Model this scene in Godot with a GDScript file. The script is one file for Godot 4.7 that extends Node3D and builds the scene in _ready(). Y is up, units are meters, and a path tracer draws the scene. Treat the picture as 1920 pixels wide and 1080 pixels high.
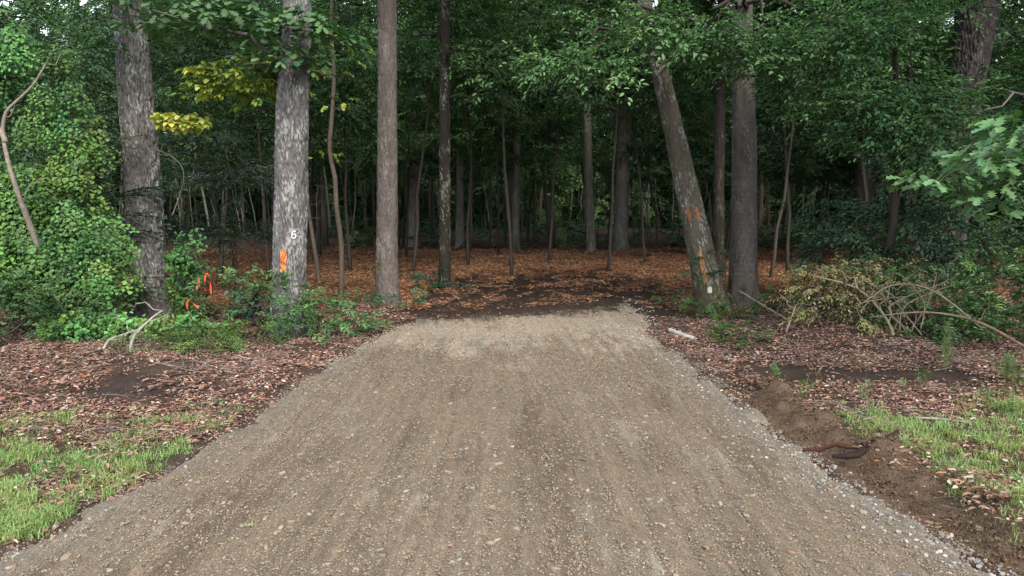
extends Node3D

# A freshly graded gravel drive running from an open verge into a dark southern hardwood wood. Metres, y up.

var rng := RandomNumberGenerator.new()
var na := FastNoiseLite.new()   # smooth noise
var nb := FastNoiseLite.new()   # second smooth noise
var used := {}
var M := {}
var mesh_of := {}

const EDGE_LEFT := [Vector2(14, -4.9), Vector2(0, -4.3), Vector2(-4.8, -3.73), Vector2(-6.4, -3.4), Vector2(-7.7, -3.2), Vector2(-9.2, -3.1), Vector2(-11.5, -2.8), Vector2(-13.2, -2.45), Vector2(-14.7, -1.95), Vector2(-16, -1.2), Vector2(-24, 0.2)]
const EDGE_RIGHT := [Vector2(14, 5.2), Vector2(0, 4.2), Vector2(-4.55, 3.5), Vector2(-5.8, 3.2), Vector2(-7.3, 3.03), Vector2(-9.5, 2.92), Vector2(-11.8, 2.68), Vector2(-12.9, 2.66), Vector2(-14.6, 2.9), Vector2(-17.8, 3.2), Vector2(-24, 3.3)]

class Batch:
	var b := PackedFloat32Array()
	var n := 0
	func put(q: Basis, o: Vector3, c: Color) -> void:
		b.append_array(PackedFloat32Array([q.x.x, q.y.x, q.z.x, o.x, q.x.y, q.y.y, q.z.y, o.y, q.x.z, q.y.z, q.z.z, o.z, c.r, c.g, c.b, 1.0]))
		n += 1

class Shape:
	var v := PackedVector3Array()
	var c := PackedColorArray()
	func tri(a: Vector3, b: Vector3, d: Vector3, col: Color) -> void:
		v.append(a); v.append(b); v.append(d)
		c.append(col); c.append(col); c.append(col)
	func quad(a: Vector3, b: Vector3, d: Vector3, e: Vector3, col: Color) -> void:
		tri(a, b, d, col); tri(a, d, e, col)
	func commit() -> ArrayMesh:
		var arr := []
		arr.resize(Mesh.ARRAY_MAX)
		arr[Mesh.ARRAY_VERTEX] = v
		arr[Mesh.ARRAY_COLOR] = c
		var m := ArrayMesh.new()
		m.add_surface_from_arrays(Mesh.PRIMITIVE_TRIANGLES, arr)
		return m

class Trunk:
	var P: Array
	var noise: FastNoiseLite
	var amp := 0.02
	var freq := 13.0
	var stretch := 0.13
	var flare := 0.35
	var ph := 0.0
	func at(y: float) -> Vector4:
		var n := P.size()
		var i := 0
		while i < n - 2 and P[i + 1].y < y:
			i += 1
		var a: Vector4 = P[maxi(i - 1, 0)]
		var b: Vector4 = P[i]
		var c: Vector4 = P[i + 1]
		var d: Vector4 = P[mini(i + 2, n - 1)]
		var t := clampf((y - b.y) / maxf(c.y - b.y, 0.01), 0.0, 1.0)
		var m1 := (c - a) * 0.5
		var m2 := (d - b) * 0.5
		if i == 0: m1 = c - b
		if i == n - 2: m2 = c - b
		var h := c.y - b.y
		m1 *= h / maxf(((c.y - a.y) * 0.5 if i > 0 else h), 0.05)
		m2 *= h / maxf(((d.y - b.y) * 0.5 if i < n - 2 else h), 0.05)
		var t2 := t * t
		var t3 := t2 * t
		var r := b * (2 * t3 - 3 * t2 + 1) + m1 * (t3 - 2 * t2 + t) + c * (-2 * t3 + 3 * t2) + m2 * (t3 - t2)
		r.y = y
		return r
	func bark(th: float, y: float, r: float) -> float:
		var w := 0.25 * noise.get_noise_2d(y * 2.1 + ph, th * 1.3)
		var k := noise.get_noise_3d(cos(th + w) * r * freq + ph, y * freq * stretch, sin(th + w) * r * freq)
		var k2 := noise.get_noise_3d(cos(th) * r * freq * 2.3 - ph, y * freq * stretch * 2.6 + 40.0, sin(th) * r * freq * 2.3)
		return amp * (0.4 - 1.7 * exp(-(k * k) / 0.022)) + amp * 0.4 * k2
	func surf(th: float, y: float, out := 0.0) -> Vector3:
		var q := at(y)
		var f := exp(-maxf(y, 0.0) / 0.28) * flare * (0.55 + 0.45 * cos(4.0 * th + ph) * cos(th * 1.5 + ph))
		var lump := 0.05 * noise.get_noise_3d(cos(th) * 0.9 + ph, y * 0.6, sin(th) * 0.9)
		var r := q.w * (1.0 + f + lump) + bark(th, y, q.w) + out
		return Vector3(q.x + cos(th) * r, y, q.z + sin(th) * r)

func numbered(s: String) -> String:
	used[s] = used.get(s, 0) + 1
	return s if used[s] == 1 else "%s_%03d" % [s, used[s] - 1]

func base(called: String, where: Vector3, label: String, category: String, group := "") -> Node3D:
	var o := Node3D.new()
	o.name = numbered(called)
	o.position = where
	add_child(o, true)
	tag(o, label, category, group)
	return o

func tag(o: Node, label: String, category: String, group := "", kind := "") -> void:
	o.set_meta("label", label)
	o.set_meta("category", category)
	if group: o.set_meta("group", group)
	if kind: o.set_meta("kind", kind)

func put(called: String, mesh: Mesh, m: Material, parent: Node = self) -> MeshInstance3D:
	var o := MeshInstance3D.new()
	o.name = numbered(called) if parent == self else called
	o.mesh = mesh
	o.material_override = m
	parent.add_child(o, true)
	return o

func many(called: String, mesh: Mesh, m: Material, b: Batch, parent: Node = self, stuff := false) -> MultiMeshInstance3D:
	var mm := MultiMesh.new()
	mm.transform_format = MultiMesh.TRANSFORM_3D
	mm.use_colors = true
	mm.mesh = mesh
	mm.instance_count = b.n
	mm.buffer = b.b
	var o := MultiMeshInstance3D.new()
	o.name = numbered(called) if parent == self else called
	o.multimesh = mm
	o.material_override = m
	parent.add_child(o, true)
	if stuff: o.set_meta("kind", "stuff")
	return o

func rf(a: float, b: float) -> float:
	return rng.randf_range(a, b)

func lin(r: float, g: float, b: float) -> Color:
	return Color(r, g, b)

func vary(c: Color, s: float, h := 0.1) -> Color:
	var k := 1.0 + rf(-s, s)
	return Color(c.r * k * (1.0 + rf(-h, h)), c.g * k, c.b * k * (1.0 + rf(-h, h)))

func pick(a: Array):
	return a[rng.randi() % a.size()]

func curve(t: Array, z: float) -> float:
	for i in t.size() - 1:
		if z >= t[i + 1].x:
			return lerpf(t[i].y, t[i + 1].y, clampf((z - t[i].x) / (t[i + 1].x - t[i].x), 0, 1))
	return t[-1].y

func drive_end(x: float) -> float:
	return -14.7 - 1.3 * smoothstep(-1.8, 1.6, x) - 0.6 * smoothstep(1.0, 2.6, x) - 1.6 * smoothstep(2.2, 3.4, x)

# metres inside the gravel (positive) or outside it (negative)
func drive_in(x: float, z: float) -> float:
	var wob := 0.22 * na.get_noise_2d(x * 1.1 + 7.0, z * 1.1) + 0.05 * nb.get_noise_2d(x * 4.0, z * 4.0)
	return minf(minf(x - curve(EDGE_LEFT, z), curve(EDGE_RIGHT, z) - x), (z - drive_end(x)) * 0.8) + wob

func ground_y(x: float, z: float) -> float:
	var d := drive_in(x, z)
	var y := 0.07 * na.get_noise_2d(x * 0.35, z * 0.35) + 0.03 * nb.get_noise_2d(x * 1.6, z * 1.6)
	y += 0.012 * na.get_noise_2d(x * 6.0, z * 6.0)
	y += 0.13 * exp(-((x + 6.3) ** 2) / 6.0 - ((z + 10.6) ** 2) / 3.0)
	y += 0.30 * exp(-((x - 5.9) ** 2) / 1.1 - ((z + 12.6) ** 2) / 0.7) * (0.8 + 0.5 * nb.get_noise_2d(x * 3, z * 3))
	y += 0.16 * exp(-((x + 2.75) ** 2) / 0.35 - ((z + 14.5) ** 2) / 0.8)
	var o := x - curve(EDGE_RIGHT, z)
	if z > -10.2 and o > -0.6 and o < 2.4:
		var on := smoothstep(-10.0, -9.0, z)
		var lump := na.get_noise_2d(x * 2.3 + 3.0, z * 1.7)
		y += on * (0.19 * exp(-((o - 0.62) ** 2) / 0.08) * clampf(0.35 + 1.5 * lump, 0.0, 1.2) + 0.05 * exp(-((o - 0.8) ** 2) / 0.12) * nb.get_noise_2d(x * 9, z * 9) - 0.10 * exp(-((o - 0.25) ** 2) / 0.05))
	var far := smoothstep(-14.0, -16.0, z) * (1.0 - smoothstep(-19.5, -23.0, z)) * smoothstep(-3.5, -1.5, x) * (1.0 - smoothstep(3.5, 5.0, x))
	y += far * (0.09 + 0.08 * nb.get_noise_2d(x * 1.3, z * 4.0))
	if z < -19.0:
		y += 0.06 * na.get_noise_2d(x * 0.5 + 30, z * 2.2) + 0.04 * nb.get_noise_2d(x * 2.2, z * 3.0)
	return y - 0.16 * smoothstep(-0.02, 0.3, d)

func drive_y(x: float, z: float) -> float:
	var d := drive_in(x, z)
	var far := smoothstep(-9.0, -13.5, z)
	var y := 0.03 + 0.05 * far * smoothstep(0.0, 0.5, d) * (1.0 - smoothstep(-13.8, -15.5, z)) + 0.02 * na.get_noise_2d(x * 0.8, z * 0.5)
	var s := x + 0.35 * sin(z * 0.22) + 0.05 * na.get_noise_2d(z * 0.9, x * 0.4)
	var on := clampf(0.45 + 1.2 * na.get_noise_2d(x * 0.5 + 11.0, z * 0.18), 0.0, 1.0)
	y += (0.030 + 0.022 * far) * (0.35 + 0.65 * on) * (0.4 - 1.5 * exp(-(sin(s * PI / 0.26) ** 2) / 0.16)) * (0.8 + 0.9 * nb.get_noise_2d(x * 1.9, z * 0.9))
	y += 0.012 * sin(s * TAU / 1.6) * on
	y += 0.016 * (0.4 + far) * clampf(nb.get_noise_2d(s * 4.0, z * 6.0), -0.5, 0.8)
	y += 0.009 * nb.get_noise_2d(x * 5.0, z * 5.0) + 0.006 * na.get_noise_2d(x * 17.0, z * 17.0)
	return y - 0.30 * (1.0 - smoothstep(-0.25, 0.22, d)) * (1.0 if d < 0.22 else 0.0)

func floor_y(x: float, z: float) -> float:
	return maxf(ground_y(x, z), drive_y(x, z)) if drive_in(x, z) > -0.3 else ground_y(x, z)

# what the ground is made of: weights of mulch, topsoil, litter, bare soil, grass
func zone(x: float, z: float) -> Dictionary:
	var j := 0.9 * na.get_noise_2d(x * 0.7 + 50, z * 0.7) + 0.5 * nb.get_noise_2d(x * 2.1, z * 2.1)
	var o := x - curve(EDGE_RIGHT, z)
	var ol := curve(EDGE_LEFT, z) - x
	var w := {"mulch": 0.0, "top": 0.0, "litter": 0.0, "soil": 0.0, "grass": 0.0}
	var front := -17.2 - 6.6 * smoothstep(-3.0, -1.0, x) * (1.0 - smoothstep(3.4, 5.0, x)) - 1.2 * smoothstep(1.5, 4.0, x) + 1.3 * smoothstep(-4.0, -6.0, x)
	w.mulch = smoothstep(front + 0.9, front - 0.9, z + j * 1.1) * smoothstep(-35.0, -32.5, z + j * 1.6) * (1.0 - 0.7 * smoothstep(8.0, 12.0, x + j))
	w.top = smoothstep(-14.0, -15.2, z) * (1.0 - smoothstep(front + 0.8, front - 1.6, z + j)) * smoothstep(-3.6, -2.2, x) * (1.0 - smoothstep(3.8, 5.0, x + j))
	w.top = maxf(w.top, 0.75 * smoothstep(0.25, 0.6, nb.get_noise_2d(x * 0.4 + 9, z * 0.7)) * w.mulch)
	w.mulch *= 1.0 - w.top
	if ol > 0.0:
		w.grass = smoothstep(-8.6, -6.4, z + j * 1.5 - 0.1 * ol) * smoothstep(-0.1, 0.25, ol + 0.2 * j)
		w.soil = exp(-((x + 4.9) ** 2) / 1.6 - ((z + 9.2 + 0.2 * j) ** 2) / 0.35) * 1.5
	elif o > 0.0:
		w.grass = smoothstep(0.55, 0.95, o + j * 0.35) * smoothstep(-8.9, -7.4, z + j * 0.9 + 0.8 * maxf(o - 2.4, 0.0))
		w.soil = (1.0 - smoothstep(0.6, 1.0, o + j * 0.35)) * smoothstep(-10.0, -9.0, z)
		w.soil = maxf(w.soil, exp(-((z + 9.9 + 0.15 * j) ** 4) / 0.14) * smoothstep(0.1, 0.6, o) * (1.0 - smoothstep(3.6, 4.6, o)))
	w.soil = clampf(w.soil, 0.0, 1.0) * (1.0 - w.grass)
	w.litter = clampf(1.0 - w.mulch - w.top - w.soil - w.grass, 0.0, 1.0)
	return w

# ---------- textures and materials ----------
func noise_tex(size: int, freq: float, seed_: int, lo: Color, hi: Color, octaves := 4, kind := FastNoiseLite.TYPE_SIMPLEX_SMOOTH) -> ImageTexture:
	var n := FastNoiseLite.new()
	n.noise_type = kind
	n.frequency = freq
	n.seed = seed_
	n.fractal_octaves = octaves
	var im := n.get_seamless_image(size, size)
	im.convert(Image.FORMAT_RGB8)
	for y in size:
		for x in size:
			im.set_pixel(x, y, lo.lerp(hi, im.get_pixel(x, y).r))
	return ImageTexture.create_from_image(im)

func mat(called: String, rough: float, spec := 0.4, back := Color(0, 0, 0)) -> StandardMaterial3D:
	var m := StandardMaterial3D.new()
	m.resource_name = called
	m.vertex_color_use_as_albedo = true
	m.roughness = rough
	m.metallic_specular = spec
	m.cull_mode = BaseMaterial3D.CULL_DISABLED
	if back.r + back.g > 0.0:
		m.backlight_enabled = true
		m.backlight = back
	M[called] = m
	return m

func plain(called: String, c: Color, rough: float) -> StandardMaterial3D:
	var m := mat(called, rough, 0.3)
	m.vertex_color_use_as_albedo = false
	m.albedo_color = c.linear_to_srgb()
	return m

func grained(m: StandardMaterial3D, tex: Texture2D, scale: Vector3, bump: Texture2D, height_cm: float) -> void:
	m.albedo_texture = tex
	m.uv1_triplanar = true
	m.uv1_world_triplanar = true
	m.uv1_scale = scale
	if bump:
		m.heightmap_enabled = true
		m.heightmap_texture = bump
		m.heightmap_scale = height_cm

func make_materials() -> void:
	var grit := noise_tex(512, 0.05, 3, Color(0.60, 0.58, 0.56), Color(1, 1, 1), 5)
	var grit2 := noise_tex(512, 0.11, 9, Color(0, 0, 0), Color(1, 1, 1), 4)
	var fibre := noise_tex(512, 0.03, 5, Color(0.62, 0.60, 0.58), Color(1, 1, 1), 5)
	grained(mat("soil", 0.95, 0.25), grit, Vector3(1.1, 1.1, 1.1), grit2, 2.0)
	grained(mat("gravel_fines", 0.95, 0.25), grit, Vector3(1.7, 1.7, 1.7), grit2, 2.6)
	grained(mat("bark", 0.92, 0.25), fibre, Vector3(3.0, 0.9, 3.0), fibre, 1.2)
	mat("stone", 0.85, 0.35)
	mat("wood", 0.9, 0.25)
	mat("leaf", 0.55, 0.33, Color(0.55, 0.65, 0.35))
	mat("glossy_leaf", 0.36, 0.5, Color(0.4, 0.5, 0.28))
	mat("dry_leaf", 0.8, 0.3, Color(0.3, 0.24, 0.16))
	mat("grass_blade", 0.5, 0.4, Color(0.6, 0.66, 0.35))
	plain("orange_paint", lin(0.85, 0.25, 0.05), 0.7)
	plain("white_paint", lin(0.62, 0.63, 0.63), 0.7)
	plain("tape", lin(0.95, 0.12, 0.045), 0.45)
	M.tape.backlight_enabled = true
	M.tape.backlight = Color(0.8, 0.4, 0.3)

# ---------- leaf shapes ----------
func leaf(s: Shape, p: Vector3, dir: Vector3, up: Vector3, l: float, w: float, c: Color, form := 0) -> void:
	var side := dir.cross(up).normalized()
	up = side.cross(dir).normalized()
	var fold := up * w * 0.16
	if form == 0:      # lance, two faces
		var m := p + dir * l * 0.45
		var tip := p + dir * l - up * l * 0.12
		s.tri(p, m + side * w * 0.5 + fold, tip, c)
		s.tri(p, tip, m - side * w * 0.5 + fold, c)
	elif form == 1:    # oval, four faces
		var tip := p + dir * l - up * l * 0.18
		for k in [-1.0, 1.0]:
			var a: Vector3 = p + dir * l * 0.28 + side * w * 0.42 * k + fold
			var b: Vector3 = p + dir * l * 0.68 + side * w * 0.44 * k + fold * 0.6
			s.tri(p, a, b, c)
			s.tri(p, b, tip, c)
	elif form == 2:    # round heart
		var tip := p + dir * l - up * l * 0.2
		for k in [-1.0, 1.0]:
			var z: Vector3 = p - dir * l * 0.06 + side * w * 0.25 * k + fold * 0.4
			var a: Vector3 = p + dir * l * 0.22 + side * w * 0.54 * k + fold
			var b: Vector3 = p + dir * l * 0.62 + side * w * 0.46 * k + fold * 0.5
			s.tri(p, z, a, c)
			s.tri(p, a, b, c)
			s.tri(p, b, tip, c)
	else:              # lobed oak
		var st := [[0.0, 0.04], [0.14, 0.20], [0.22, 0.38], [0.30, 0.18], [0.42, 0.26], [0.52, 0.54], [0.60, 0.26], [0.70, 0.28], [0.80, 0.44], [0.88, 0.20], [1.0, 0.04]]
		for k in [-1.0, 1.0]:
			for i in st.size() - 1:
				var t0: float = st[i][0]
				var t1: float = st[i + 1][0]
				var a0: Vector3 = p + dir * l * t0 - up * l * 0.16 * t0 * t0
				var a1: Vector3 = p + dir * l * t1 - up * l * 0.16 * t1 * t1
				var b0: Vector3 = a0 + (side * k + dir * 0.25) * w * float(st[i][1]) + fold * float(st[i][1])
				var b1: Vector3 = a1 + (side * k + dir * 0.25) * w * float(st[i + 1][1]) + fold * float(st[i + 1][1])
				s.tri(a0, b0, b1, c)
				s.tri(a0, b1, a1, c)

func stick(s: Shape, a: Vector3, b: Vector3, r0: float, r1: float, c: Color, sides := 3) -> void:
	var d := (b - a).normalized()
	var u := d.cross(Vector3.UP if absf(d.y) < 0.9 else Vector3.RIGHT).normalized()
	var w := d.cross(u)
	for i in sides:
		var t0 := TAU * i / sides
		var t1 := TAU * (i + 1) / sides
		var p0 := u * cos(t0) + w * sin(t0)
		var p1 := u * cos(t1) + w * sin(t1)
		s.quad(a + p0 * r0, a + p1 * r0, b + p1 * r1, b + p0 * r1, c)

# a leafy twig along +z: n leaves left and right of it, with side twigs
func spray(n: int, length: float, ll: float, lw: float, form: int, twigs: int, droop: float, upright: float, tone := 0.3) -> ArrayMesh:
	var s := Shape.new()
	var brown := lin(0.10, 0.075, 0.055)
	for k in twigs:
		var yaw := 0.0 if k == 0 else rf(-0.95, 0.95)
		var start := Vector3(0, 0, 0) if k == 0 else Vector3(0, 0, length * rf(0.05, 0.5))
		var len_ := length if k == 0 else length * rf(0.4, 0.7)
		var d := Vector3(sin(yaw), rf(-0.25, 0.3), cos(yaw)).normalized()
		var last := start
		var cnt := maxi(3, int(float(n) / twigs))
		for i in cnt:
			var t := (i + 1.0) / cnt
			var p := start + d * len_ * t + Vector3(rf(-0.02, 0.02), -droop * t * t * len_, rf(-0.02, 0.02))
			if i % 4 == 3 or i == cnt - 1:
				stick(s, last, p, 0.006 * length / 0.6, 0.004 * length / 0.6, brown)
				last = p
			var sd := 1.0 if i % 2 == 0 else -1.0
			var ang := yaw + sd * rf(0.5, 1.3)
			if i == cnt - 1: ang = yaw
			var ld := Vector3(sin(ang), rf(-0.5, 0.25) + upright, cos(ang)).normalized()
			var up := Vector3(rf(-0.55, 0.55), 1.0, rf(-0.55, 0.55)).normalized()
			var g := 1.0 + rf(-tone, tone)
			leaf(s, p, ld, up, ll * rf(0.7, 1.2), lw * rf(0.75, 1.15), Color(g * rf(0.9, 1.12), g, g * rf(0.85, 1.1)), form)
	return s.commit()

func hung(n: int, size: float, ll: float, form: int) -> ArrayMesh:   # vine leaves that overlap like shingles and face +z
	var s := Shape.new()
	for i in n:
		var p := Vector3(rf(-size, size), rf(-size, size), rf(-0.10, 0.12))
		var ld := Vector3(rf(-0.7, 0.7), rf(-1.0, -0.1), rf(0.1, 0.7)).normalized()
		var g := 1.0 + rf(-0.35, 0.35)
		leaf(s, p, ld, Vector3(rf(-0.3, 0.3), rf(0.3, 1.1), 0.7).normalized(), ll * rf(0.6, 1.2), ll * rf(0.7, 1.15), Color(g * rf(0.85, 1.25), g, g * rf(0.8, 1.1)), form)
	for i in 3:
		var a := Vector3(rf(-size, size), size, -0.05)
		stick(s, a, a + Vector3(rf(-0.1, 0.1), -size * 1.8, 0), 0.004, 0.004, lin(0.5, 0.35, 1.2))
	return s.commit()

func make_leaf_meshes() -> void:
	mesh_of.mid = [spray(30, 0.62, 0.095, 0.042, 1, 3, 0.25, 0.0), spray(34, 0.7, 0.09, 0.04, 1, 4, 0.1, 0.05), spray(28, 0.55, 0.10, 0.045, 1, 3, 0.35, -0.1)]
	mesh_of.fine = [spray(44, 0.6, 0.065, 0.024, 0, 5, 0.1, 0.1), spray(48, 0.65, 0.06, 0.026, 0, 5, 0.2, 0.0)]
	mesh_of.big = [spray(110, 1.7, 0.19, 0.11, 0, 6, 0.15, 0.0, 0.35), spray(120, 1.6, 0.18, 0.12, 0, 7, 0.25, 0.0, 0.35), spray(100, 1.8, 0.2, 0.11, 0, 6, 0.05, 0.0, 0.35)]
	mesh_of.broad = [spray(14, 0.5, 0.12, 0.105, 2, 2, 0.15, -0.1), spray(12, 0.42, 0.125, 0.11, 2, 2, 0.2, -0.2)]
	mesh_of.ever = [spray(26, 0.5, 0.12, 0.036, 1, 4, 0.0, 0.35), spray(24, 0.45, 0.11, 0.036, 1, 4, 0.0, 0.45)]
	mesh_of.oak = [spray(13, 0.6, 0.2, 0.16, 3, 2, 0.2, -0.1), spray(15, 0.66, 0.19, 0.16, 3, 3, 0.15, -0.05)]
	mesh_of.vine = [hung(26, 0.34, 0.105, 2), hung(28, 0.36, 0.10, 2), hung(24, 0.32, 0.115, 2)]
	mesh_of.tan = [spray(26, 0.5, 0.085, 0.03, 1, 4, 0.25, -0.3, 0.4)]

# leafy clumps: each clump is [centre, horizontal radius, vertical radius, count]
func clumps(b: Batch, list: Array, tones: Array, size := 1.0, flat := 0.35, hollow := 0.35) -> void:
	for q in list:
		var c: Vector3 = q[0]
		for i in int(q[3]):
			var th := rf(0, TAU)
			var r := sqrt(rf(hollow, 1.0))
			var e := asin(rf(-1, 1))
			var off := Vector3(cos(th) * cos(e) * q[1], sin(e) * q[2], sin(th) * cos(e) * q[1]) * r
			var yaw := PI / 2 - th + rf(-0.9, 0.9)
			var s := size * rf(0.7, 1.2)
			var ba := Basis.from_euler(Vector3(rf(-flat, flat) + 0.12, yaw, rf(-flat, flat) * 1.4)).scaled(Vector3(s, s, s))
			b.put(ba, c + off, vary(pick(tones), 0.3, 0.1))

# ---------- wood ----------
func tube_mesh(pts: Array, radii: Array, sides: int, c: Color, rough := 0.0, closed := true) -> ArrayMesh:
	var st := SurfaceTool.new()
	st.begin(Mesh.PRIMITIVE_TRIANGLES)
	st.set_smooth_group(0)
	var n := pts.size()
	var rings := []
	var u := Vector3.ZERO
	for i in n:
		var d: Vector3 = (pts[mini(i + 1, n - 1)] - pts[maxi(i - 1, 0)]).normalized()
		if u == Vector3.ZERO:
			u = d.cross(Vector3(0.3, 0.2, 1.0)).normalized()
		u = (u - d * u.dot(d)).normalized()
		var w := d.cross(u)
		var ring := []
		for k in sides:
			var t := TAU * k / sides
			var rr: float = radii[i] * (1.0 + rough * nb.get_noise_3d(pts[i].x * 9 + cos(t) * 2, pts[i].y * 9, pts[i].z * 9 + sin(t) * 2))
			ring.append(pts[i] + (u * cos(t) + w * sin(t)) * rr)
		rings.append(ring)
	for i in n - 1:
		for k in sides:
			var k2 := (k + 1) % sides
			var g := 1.0 + 0.35 * na.get_noise_3d(rings[i][k].x * 8, rings[i][k].y * 8, rings[i][k].z * 8)
			st.set_color(Color(c.r * g, c.g * g, c.b * g))
			for q in [rings[i][k], rings[i + 1][k], rings[i + 1][k2], rings[i][k], rings[i + 1][k2], rings[i][k2]]:
				st.add_vertex(q)
	if closed:
		for e in [0, n - 1]:
			st.set_color(Color(c.r * 1.4, c.g * 1.25, c.b * 1.1))
			for k in sides:
				st.add_vertex(pts[e])
				st.add_vertex(rings[e][k])
				st.add_vertex(rings[e][(k + 1) % sides])
	st.generate_normals()
	return st.commit()

func bend(a: Vector3, b: Vector3, n: int, wob: float, sag := 0.0) -> Array:
	var out := []
	var o := rf(0, 99)
	for i in n + 1:
		var t := float(i) / n
		var e := sin(t * PI)
		out.append(a.lerp(b, t) + Vector3(na.get_noise_2d(t * 2.5, o), na.get_noise_2d(t * 2.5, o + 30), na.get_noise_2d(t * 2.5, o + 60)) * wob * e * 2.0 + Vector3(0, -sag * e, 0))
	return out

func taper(r0: float, r1: float, n: int) -> Array:
	var out := []
	for i in n + 1: out.append(lerpf(r0, r1, float(i) / n))
	return out

func limb(parent: Node3D, a: Vector3, b: Vector3, r0: float, r1: float, c: Color, wob := 0.2, sag := 0.0, sides := 7, n := 9, called := "limb") -> MeshInstance3D:
	var off := parent.position
	var pts := bend(a - off, b - off, n, wob, sag)
	return put(called, tube_mesh(pts, taper(r0, r1, n), sides, c, 0.15), M.bark, parent)

# rings of bark; look = [bark, lichen, lichen share, moss, moss share]
func trunk_mesh(t: Trunk, sides: int, step: float, fine_to: float, top: float, look: Dictionary, off: Vector3) -> ArrayMesh:
	var ys := []
	var y := -0.25
	while y < top:
		ys.append(y)
		y += step if y < fine_to else 0.5
	var v := PackedVector3Array()
	var c := PackedColorArray()
	var idx := PackedInt32Array()
	var s := t.ph * 3.1
	for i in ys.size():
		for k in sides:
			var th := TAU * k / sides
			var p := t.surf(th, ys[i])
			v.append(p - off)
			var col: Color = look.bark
			var g := 1.0 + 0.30 * na.get_noise_3d(p.x * 3 + s, p.y * 0.9, p.z * 3) + 0.22 * nb.get_noise_3d(p.x * 16 + s, p.y * 3.5, p.z * 16)
			col = Color(col.r * g, col.g * g, col.b * g)
			if look.has("lichen"):
				var li := nb.get_noise_3d(p.x * 3 + s, p.y * 1.3, p.z * 3) * 0.6 + na.get_noise_3d(p.x * 17, p.y * 10 + s, p.z * 17) * 0.7
				col = col.lerp(look.lichen, smoothstep(1.0 - look.cover, 1.06 - look.cover, li + 0.5))
			if look.has("moss"):
				var mo: float = na.get_noise_3d(p.x * 4 - s, p.y * 1.4, p.z * 4) * 0.6 + nb.get_noise_3d(p.x * 20, p.y * 12 + s, p.z * 20) * 0.5 - look.get("moss_up", 0.0) * p.y + 0.3 * cos(th - look.get("moss_side", 2.6))
				col = col.lerp(look.moss, smoothstep(0.16, 0.34, mo))
			c.append(col)
	for i in ys.size() - 1:
		for k in sides:
			var a := i * sides + k
			var b := i * sides + (k + 1) % sides
			idx.append_array(PackedInt32Array([a, a + sides, b + sides, a, b + sides, b]))
	var arr := []
	arr.resize(Mesh.ARRAY_MAX)
	arr[Mesh.ARRAY_VERTEX] = v
	arr[Mesh.ARRAY_COLOR] = c
	arr[Mesh.ARRAY_INDEX] = idx
	var m := ArrayMesh.new()
	m.add_surface_from_arrays(Mesh.PRIMITIVE_TRIANGLES, arr)
	var st := SurfaceTool.new()
	st.create_from(m, 0)
	st.generate_normals()
	return st.commit()

func new_trunk(P: Array, z: float, top: float, amp: float, flare := 0.35) -> Trunk:
	var t := Trunk.new()
	t.noise = na
	t.amp = amp
	t.flare = flare
	t.ph = rf(0, 50)
	t.P = []
	for q in P: t.P.append(Vector4(q[0], q[1], z, q[2]))
	var a: Vector4 = t.P[-2]
	var b: Vector4 = t.P[-1]
	var s := (b - a) / maxf(b.y - a.y, 0.1)
	var up := top - b.y
	if up > 0.5:
		t.P.append(Vector4(b.x + s.x * up * 0.5, top, z + rf(-0.5, 0.5), b.w * 0.45))
	return t

# a patch of paint, torn bark or lichen that follows the trunk
func bark_patch(t: Trunk, th0: float, th1: float, y0: float, y1: float, out: float, ragged: float, off: Vector3, c: Color, vary_by := 0.2) -> ArrayMesh:
	var s := Shape.new()
	var nu := 14
	var nv := maxi(12, int((y1 - y0) / 0.025))
	for j in nv:
		for i in nu:
			var u := (i + 0.5) / nu * 2.0 - 1.0
			var v := (j + 0.5) / nv * 2.0 - 1.0
			if pow(u, 4.0) + pow(v, 4.0) + 0.35 * u * v + ragged * nb.get_noise_2d(i * 0.45 + t.ph, j * 0.3) > 0.85: continue
			var q := []
			for e in [[0, 0], [0, 1], [1, 1], [1, 0]]:
				q.append(t.surf(lerpf(th0, th1, float(i + e[0]) / nu), lerpf(y0, y1, float(j + e[1]) / nv), out) - off)
			var g := 1.0 + vary_by * nb.get_noise_2d(i * 3.0, j * 1.1 + 40)
			s.quad(q[0], q[1], q[2], q[3], Color(c.r * g, c.g * g, c.b * g))
	return s.commit()

const BARK_GREY := {"bark": Color(0.17, 0.155, 0.15), "lichen": Color(0.42, 0.45, 0.43), "cover": 0.30, "moss": Color(0.075, 0.085, 0.03), "moss_up": 0.35}

func big_tree(called: String, P: Array, z: float, top: float, amp: float, sides: int, look: Dictionary, label: String, flare := 0.35, fine := 8.0, step := 0.045) -> Array:
	var o := base(called, Vector3(P[0][0], 0, z), label, "tree")
	var t := new_trunk(P, z, top, amp, flare)
	put("trunk", trunk_mesh(t, sides, step, fine, top, look, o.position), M.bark, o)
	return [o, t]

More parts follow.
